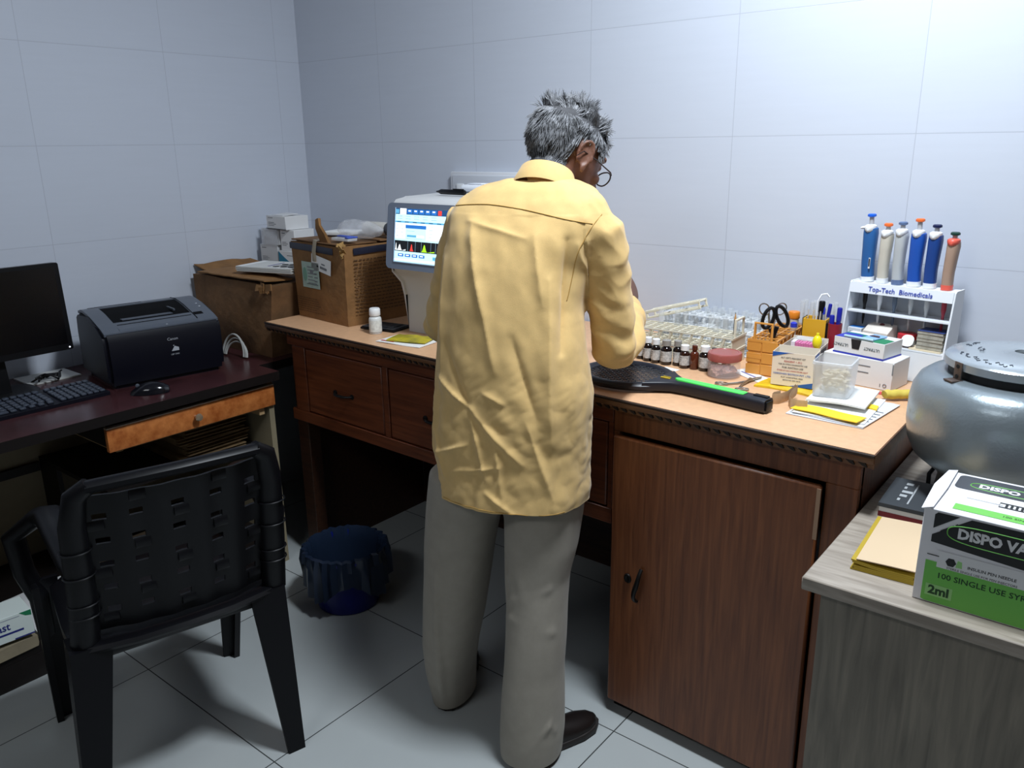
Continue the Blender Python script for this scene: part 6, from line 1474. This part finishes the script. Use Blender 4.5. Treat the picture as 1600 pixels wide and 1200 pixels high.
RL = [(0.71, 0.148, 0.0, 0.098, 0.105), (0.62, 0.150, -0.012, 0.091, 0.102), (0.545, 0.148, -0.022, 0.086, 0.096), (0.47, 0.143, -0.032, 0.076, 0.090), (0.40, 0.146, -0.042, 0.071, 0.088), (0.32, 0.146, -0.052, 0.071, 0.088), (0.24, 0.143, -0.062, 0.071, 0.086), (0.155, 0.142, -0.070, 0.076, 0.086), (0.075, 0.142, -0.074, 0.078, 0.088), (0.040, 0.141, -0.076, 0.076, 0.088), (-0.03, 0.140, -0.078, 0.072, 0.084)]
for LG in (LL, RL):
    loft(b, [ell(x, y, z, rx, ry, 30, None, 0.92) for z, x, y, rx, ry in LG])
b = fuse(b, 0.0075, 8, 0.5)
b.normal_update()
mv = []
def fold(p, a, c, w_, h):
    ab = V(c)-V(a); t_ = max(0, min(1, (p-V(a)).dot(ab)/ab.length_squared)); q = (p-V(a)-ab*t_).length
    return h*math.exp(-(q/w_)**2*2)*math.sin(PI*(0.1+0.8*t_))
for v in b.verts:
    p = v.co; d = 0.003*noise.noise(V((p.x*10, p.y*10, p.z*3.5)))
    for a, c, w_, h in (((0.07, -0.11, 0.47), (0.205, -0.08, 0.56), 0.012, 0.007), ((0.085, -0.115, 0.43), (0.20, -0.10, 0.475), 0.012, 0.006), ((0.08, -0.12, 0.40), (0.21, -0.10, 0.36), 0.014, 0.006), ((0.13, -0.13, 0.20), (0.215, -0.11, 0.10), 0.012, 0.008), ((0.15, -0.155, 0.06), (0.215, -0.12, 0.14), 0.010, 0.007), ((0.09, -0.12, 0.62), (0.14, -0.12, 0.44), 0.014, 0.004),
                        ((-0.10, -0.085, 0.46), (-0.122, -0.045, 0.0), 0.014, 0.012), ((-0.06, -0.10, 0.62), (-0.10, -0.08, 0.42), 0.010, 0.003), ((0.02, -0.09, 0.60), (-0.02, -0.09, 0.50), 0.014, -0.006), ((0.08, -0.08, 0.56), (0.10, -0.12, 0.42), 0.012, -0.005)):
        d += fold(p, a, c, w_, h)
    mv.append((v, v.normal*d))
for v, d in mv: v.co += d
bmesh.ops.bisect_plane(b, geom=b.verts[:]+b.edges[:]+b.faces[:], dist=1e-6, plane_co=(0, 0, 0.014), plane_no=(0, 0, -1), clear_outer=True)
obj('trousers', b, tr_m, person, 180)

# shoes --------------------------------------------------------------
def shoe(hx_, hy_, dx, dy, mir):
    L_ = math.hypot(dx, dy); ang = math.degrees(math.atan2(dx, dy)); mx = T(hx_, hy_, 0.0) @ RZ(-ang)
    out = lambda sc, k: [V((mir*x*sc, y, 0)) for x, y in ((0.0, -0.034*k), (0.022, -0.028*k), (0.034, -0.005), (0.034, 0.05), (0.040, 0.11), (0.044, 0.16), (0.038, 0.20), (0.018, 0.226), (-0.006, 0.228), (-0.028, 0.205), (-0.040, 0.16), (-0.036, 0.11), (-0.030, 0.05), (-0.032, 0.0), (-0.022, -0.028*k))]
    bs = new(); loft(bs, [[p+V((0, 0, z)) for p in out(sc, 1.0)] for z, sc in ((0.0015, 0.96), (0.004, 1.02), (0.018, 1.02), (0.020, 0.97))], mx=mx)
    bu = new(); rg = []
    for y, w_, h in ((-0.030, 0.018, 0.055), (-0.015, 0.029, 0.066), (0.02, 0.032, 0.068), (0.06, 0.033, 0.064), (0.10, 0.037, 0.058), (0.14, 0.041, 0.050), (0.18, 0.039, 0.043), (0.21, 0.027, 0.036), (0.224, 0.012, 0.028)):
        rg.append([V((w_*math.cos(a), y, 0.0205+max(0, (h-0.0205)*math.sin(a)))) for a in [PI*k/12 for k in range(13)]])
    loft(bu, rg, mx=mx)
    return bs, bu
leather = mat('black_leather', (26, 20, 19), 0.4); rub = mat('dark_rubber_sole', (34, 28, 26), 0.6)
for h, mir in (((0.128, -0.108, 0.105, 0.150), 1), ((-0.128, 0.012, -0.03, 0.20), -1)):
    bs, bu = shoe(*h, mir); sh = obj('shoe', bu, leather, person, 60); obj('sole', bs, rub, sh, 60)

# hair ---------------------------------------------------------------
def is_hair(q):                                   # q in head space
    line = -0.012 if q.y > 0.055 else (-0.010-0.045*min(1, (0.055-q.y)/0.10))
    if q.y > 0.05 and q.z < 0.052: return False
    if abs(q.x) > 0.050 and -0.034 < q.y < 0.030 and q.z < 0.028: return False
    if abs(q.x) > 0.079: return False
    if q.y > 0.025 and q.z < 0.012 : return False
    return q.z > line - 0.016*max(0, -q.y)/0.1
HI = HM.inverted()
grey_hair = mat('grey_hair', (156, 157, 161), 0.45, var=(60, 0.55), col2=(66, 67, 70), spec=0.4)
scalp = mat('hair_undercoat', (74, 74, 77), 0.85, var=(50, 0.3))
b = new(); tmp = bmesh.new(); tmp.from_mesh(person.data); tmp.normal_update()
keep = [f for f in tmp.faces if is_hair(HI @ f.calc_center_median()) and (f.calc_center_median()-HC).length < 0.125]
vm = {}
for f in keep:
    vs = []
    for v in f.verts:
        if v.index not in vm: vm[v.index] = b.verts.new(v.co+v.normal*0.0045)
        vs.append(vm[v.index])
    b.faces.new(vs)
random.seed(4)
hair = obj('hair', b, scalp, person, 180)
cents = [(f.calc_center_median().copy(), f.normal.copy(), f.calc_area()) for f in keep]
b = new(); H3 = HM.to_3x3(); H3i = H3.inverted()
for _ in range(7500):
    c, nrm, _a = random.choice(cents)
    q = HI @ c; nl = (H3i @ nrm).normalized()
    if q.z > 0.055: flow = V((0.35*noise.noise(q*22), -0.15+0.7*(q.y > 0.0)*0.6, 0.25))        # crown: rough, lifted
    else: flow = V((0.30*q.x*8, -0.30 if q.y > -0.05 else 0.0, -0.9))                             # sides and back: down
    flow = flow - nl*flow.dot(nl); flow += V(noise.noise_vector(q*38))*0.55
    lift = 0.55 if q.z > 0.055 else 0.22+0.25*random.random()
    ln = (0.020+0.014*random.random()) if q.z > 0.045 else (0.013+0.012*random.random())
    if q.z < -0.03: ln *= 0.6
    d0 = (nl*lift+flow.normalized()).normalized() if flow.length > 1e-4 else nl
    d1 = (d0+V((0, 0, -0.35))+flow*0.3).normalized()
    p0 = c+nrm*0.003; p1 = p0+(H3 @ d0)*ln*0.55; p2 = p1+(H3 @ d1)*ln*0.45
    r = 0.0007+0.0005*random.random()
    tube(b, [p0, p1, p2], [r, r*0.9, r*0.25], 3, cap=False)
o = obj('hair_strands', b, grey_hair, hair, 180); o['kind'] = 'stuff'

# glasses: held on the face, a thing of its own
PM = T(*PL) @ RZ(PR); GM = PM @ HM
t = bpy.data.objects.new('eyeglasses', None); C.objects.link(t); t.matrix_world = GM @ T(0, 0.078, 0.0); t.empty_display_size = 0.03
tag(t, 'dark rimmed eyeglasses low on the face of the man in yellow', 'eyeglasses')
frm = mat('dark_glasses_frame', (40, 28, 26), 0.3); lensm = mat('lens_glass', (250, 252, 252), 0.02, trans=1.0, ior=1.05)
GX = RX(8)
b = new()
for s in (-1, 1):
    tube(b, [GX @ V((s*0.034+0.026*math.cos(a), 0.026-0.006*abs(math.cos(a))*(s*math.cos(a) > 0), -0.010+0.0165*math.sin(a))) for a in [2*PI*k/24 for k in range(24)]], 0.0017, 8, closed=True)
    tube(b, [GX @ V(p) for p in ((s*0.060, 0.020, -0.002), (s*0.068, 0.008, 0.0), (s*0.0775, -0.05, 0.004), (s*0.080, -0.098, 0.006), (s*0.078, -0.112, -0.010))], [0.0018, 0.0017, 0.0015, 0.0015, 0.0012], 8)
tube(b, [GX @ V(p) for p in ((-0.009, 0.027, -0.004), (0, 0.030, -0.001), (0.009, 0.027, -0.004))], 0.0016, 8)
obj('frame', b, frm, t)
for s in (-1, 1):
    b = new(); prism(b, [(s*0.034+0.025*math.cos(a), -0.010+0.0155*math.sin(a)) for a in [2*PI*k/24 for k in range(24)]], -0.0005, 0.0005, GX @ T(0, 0.025, 0) @ M(((1, 0, 0, 0), (0, 0, 1, 0), (0, 1, 0, 0), (0, 0, 0, 1)))); obj('lens', b, lensm, t)
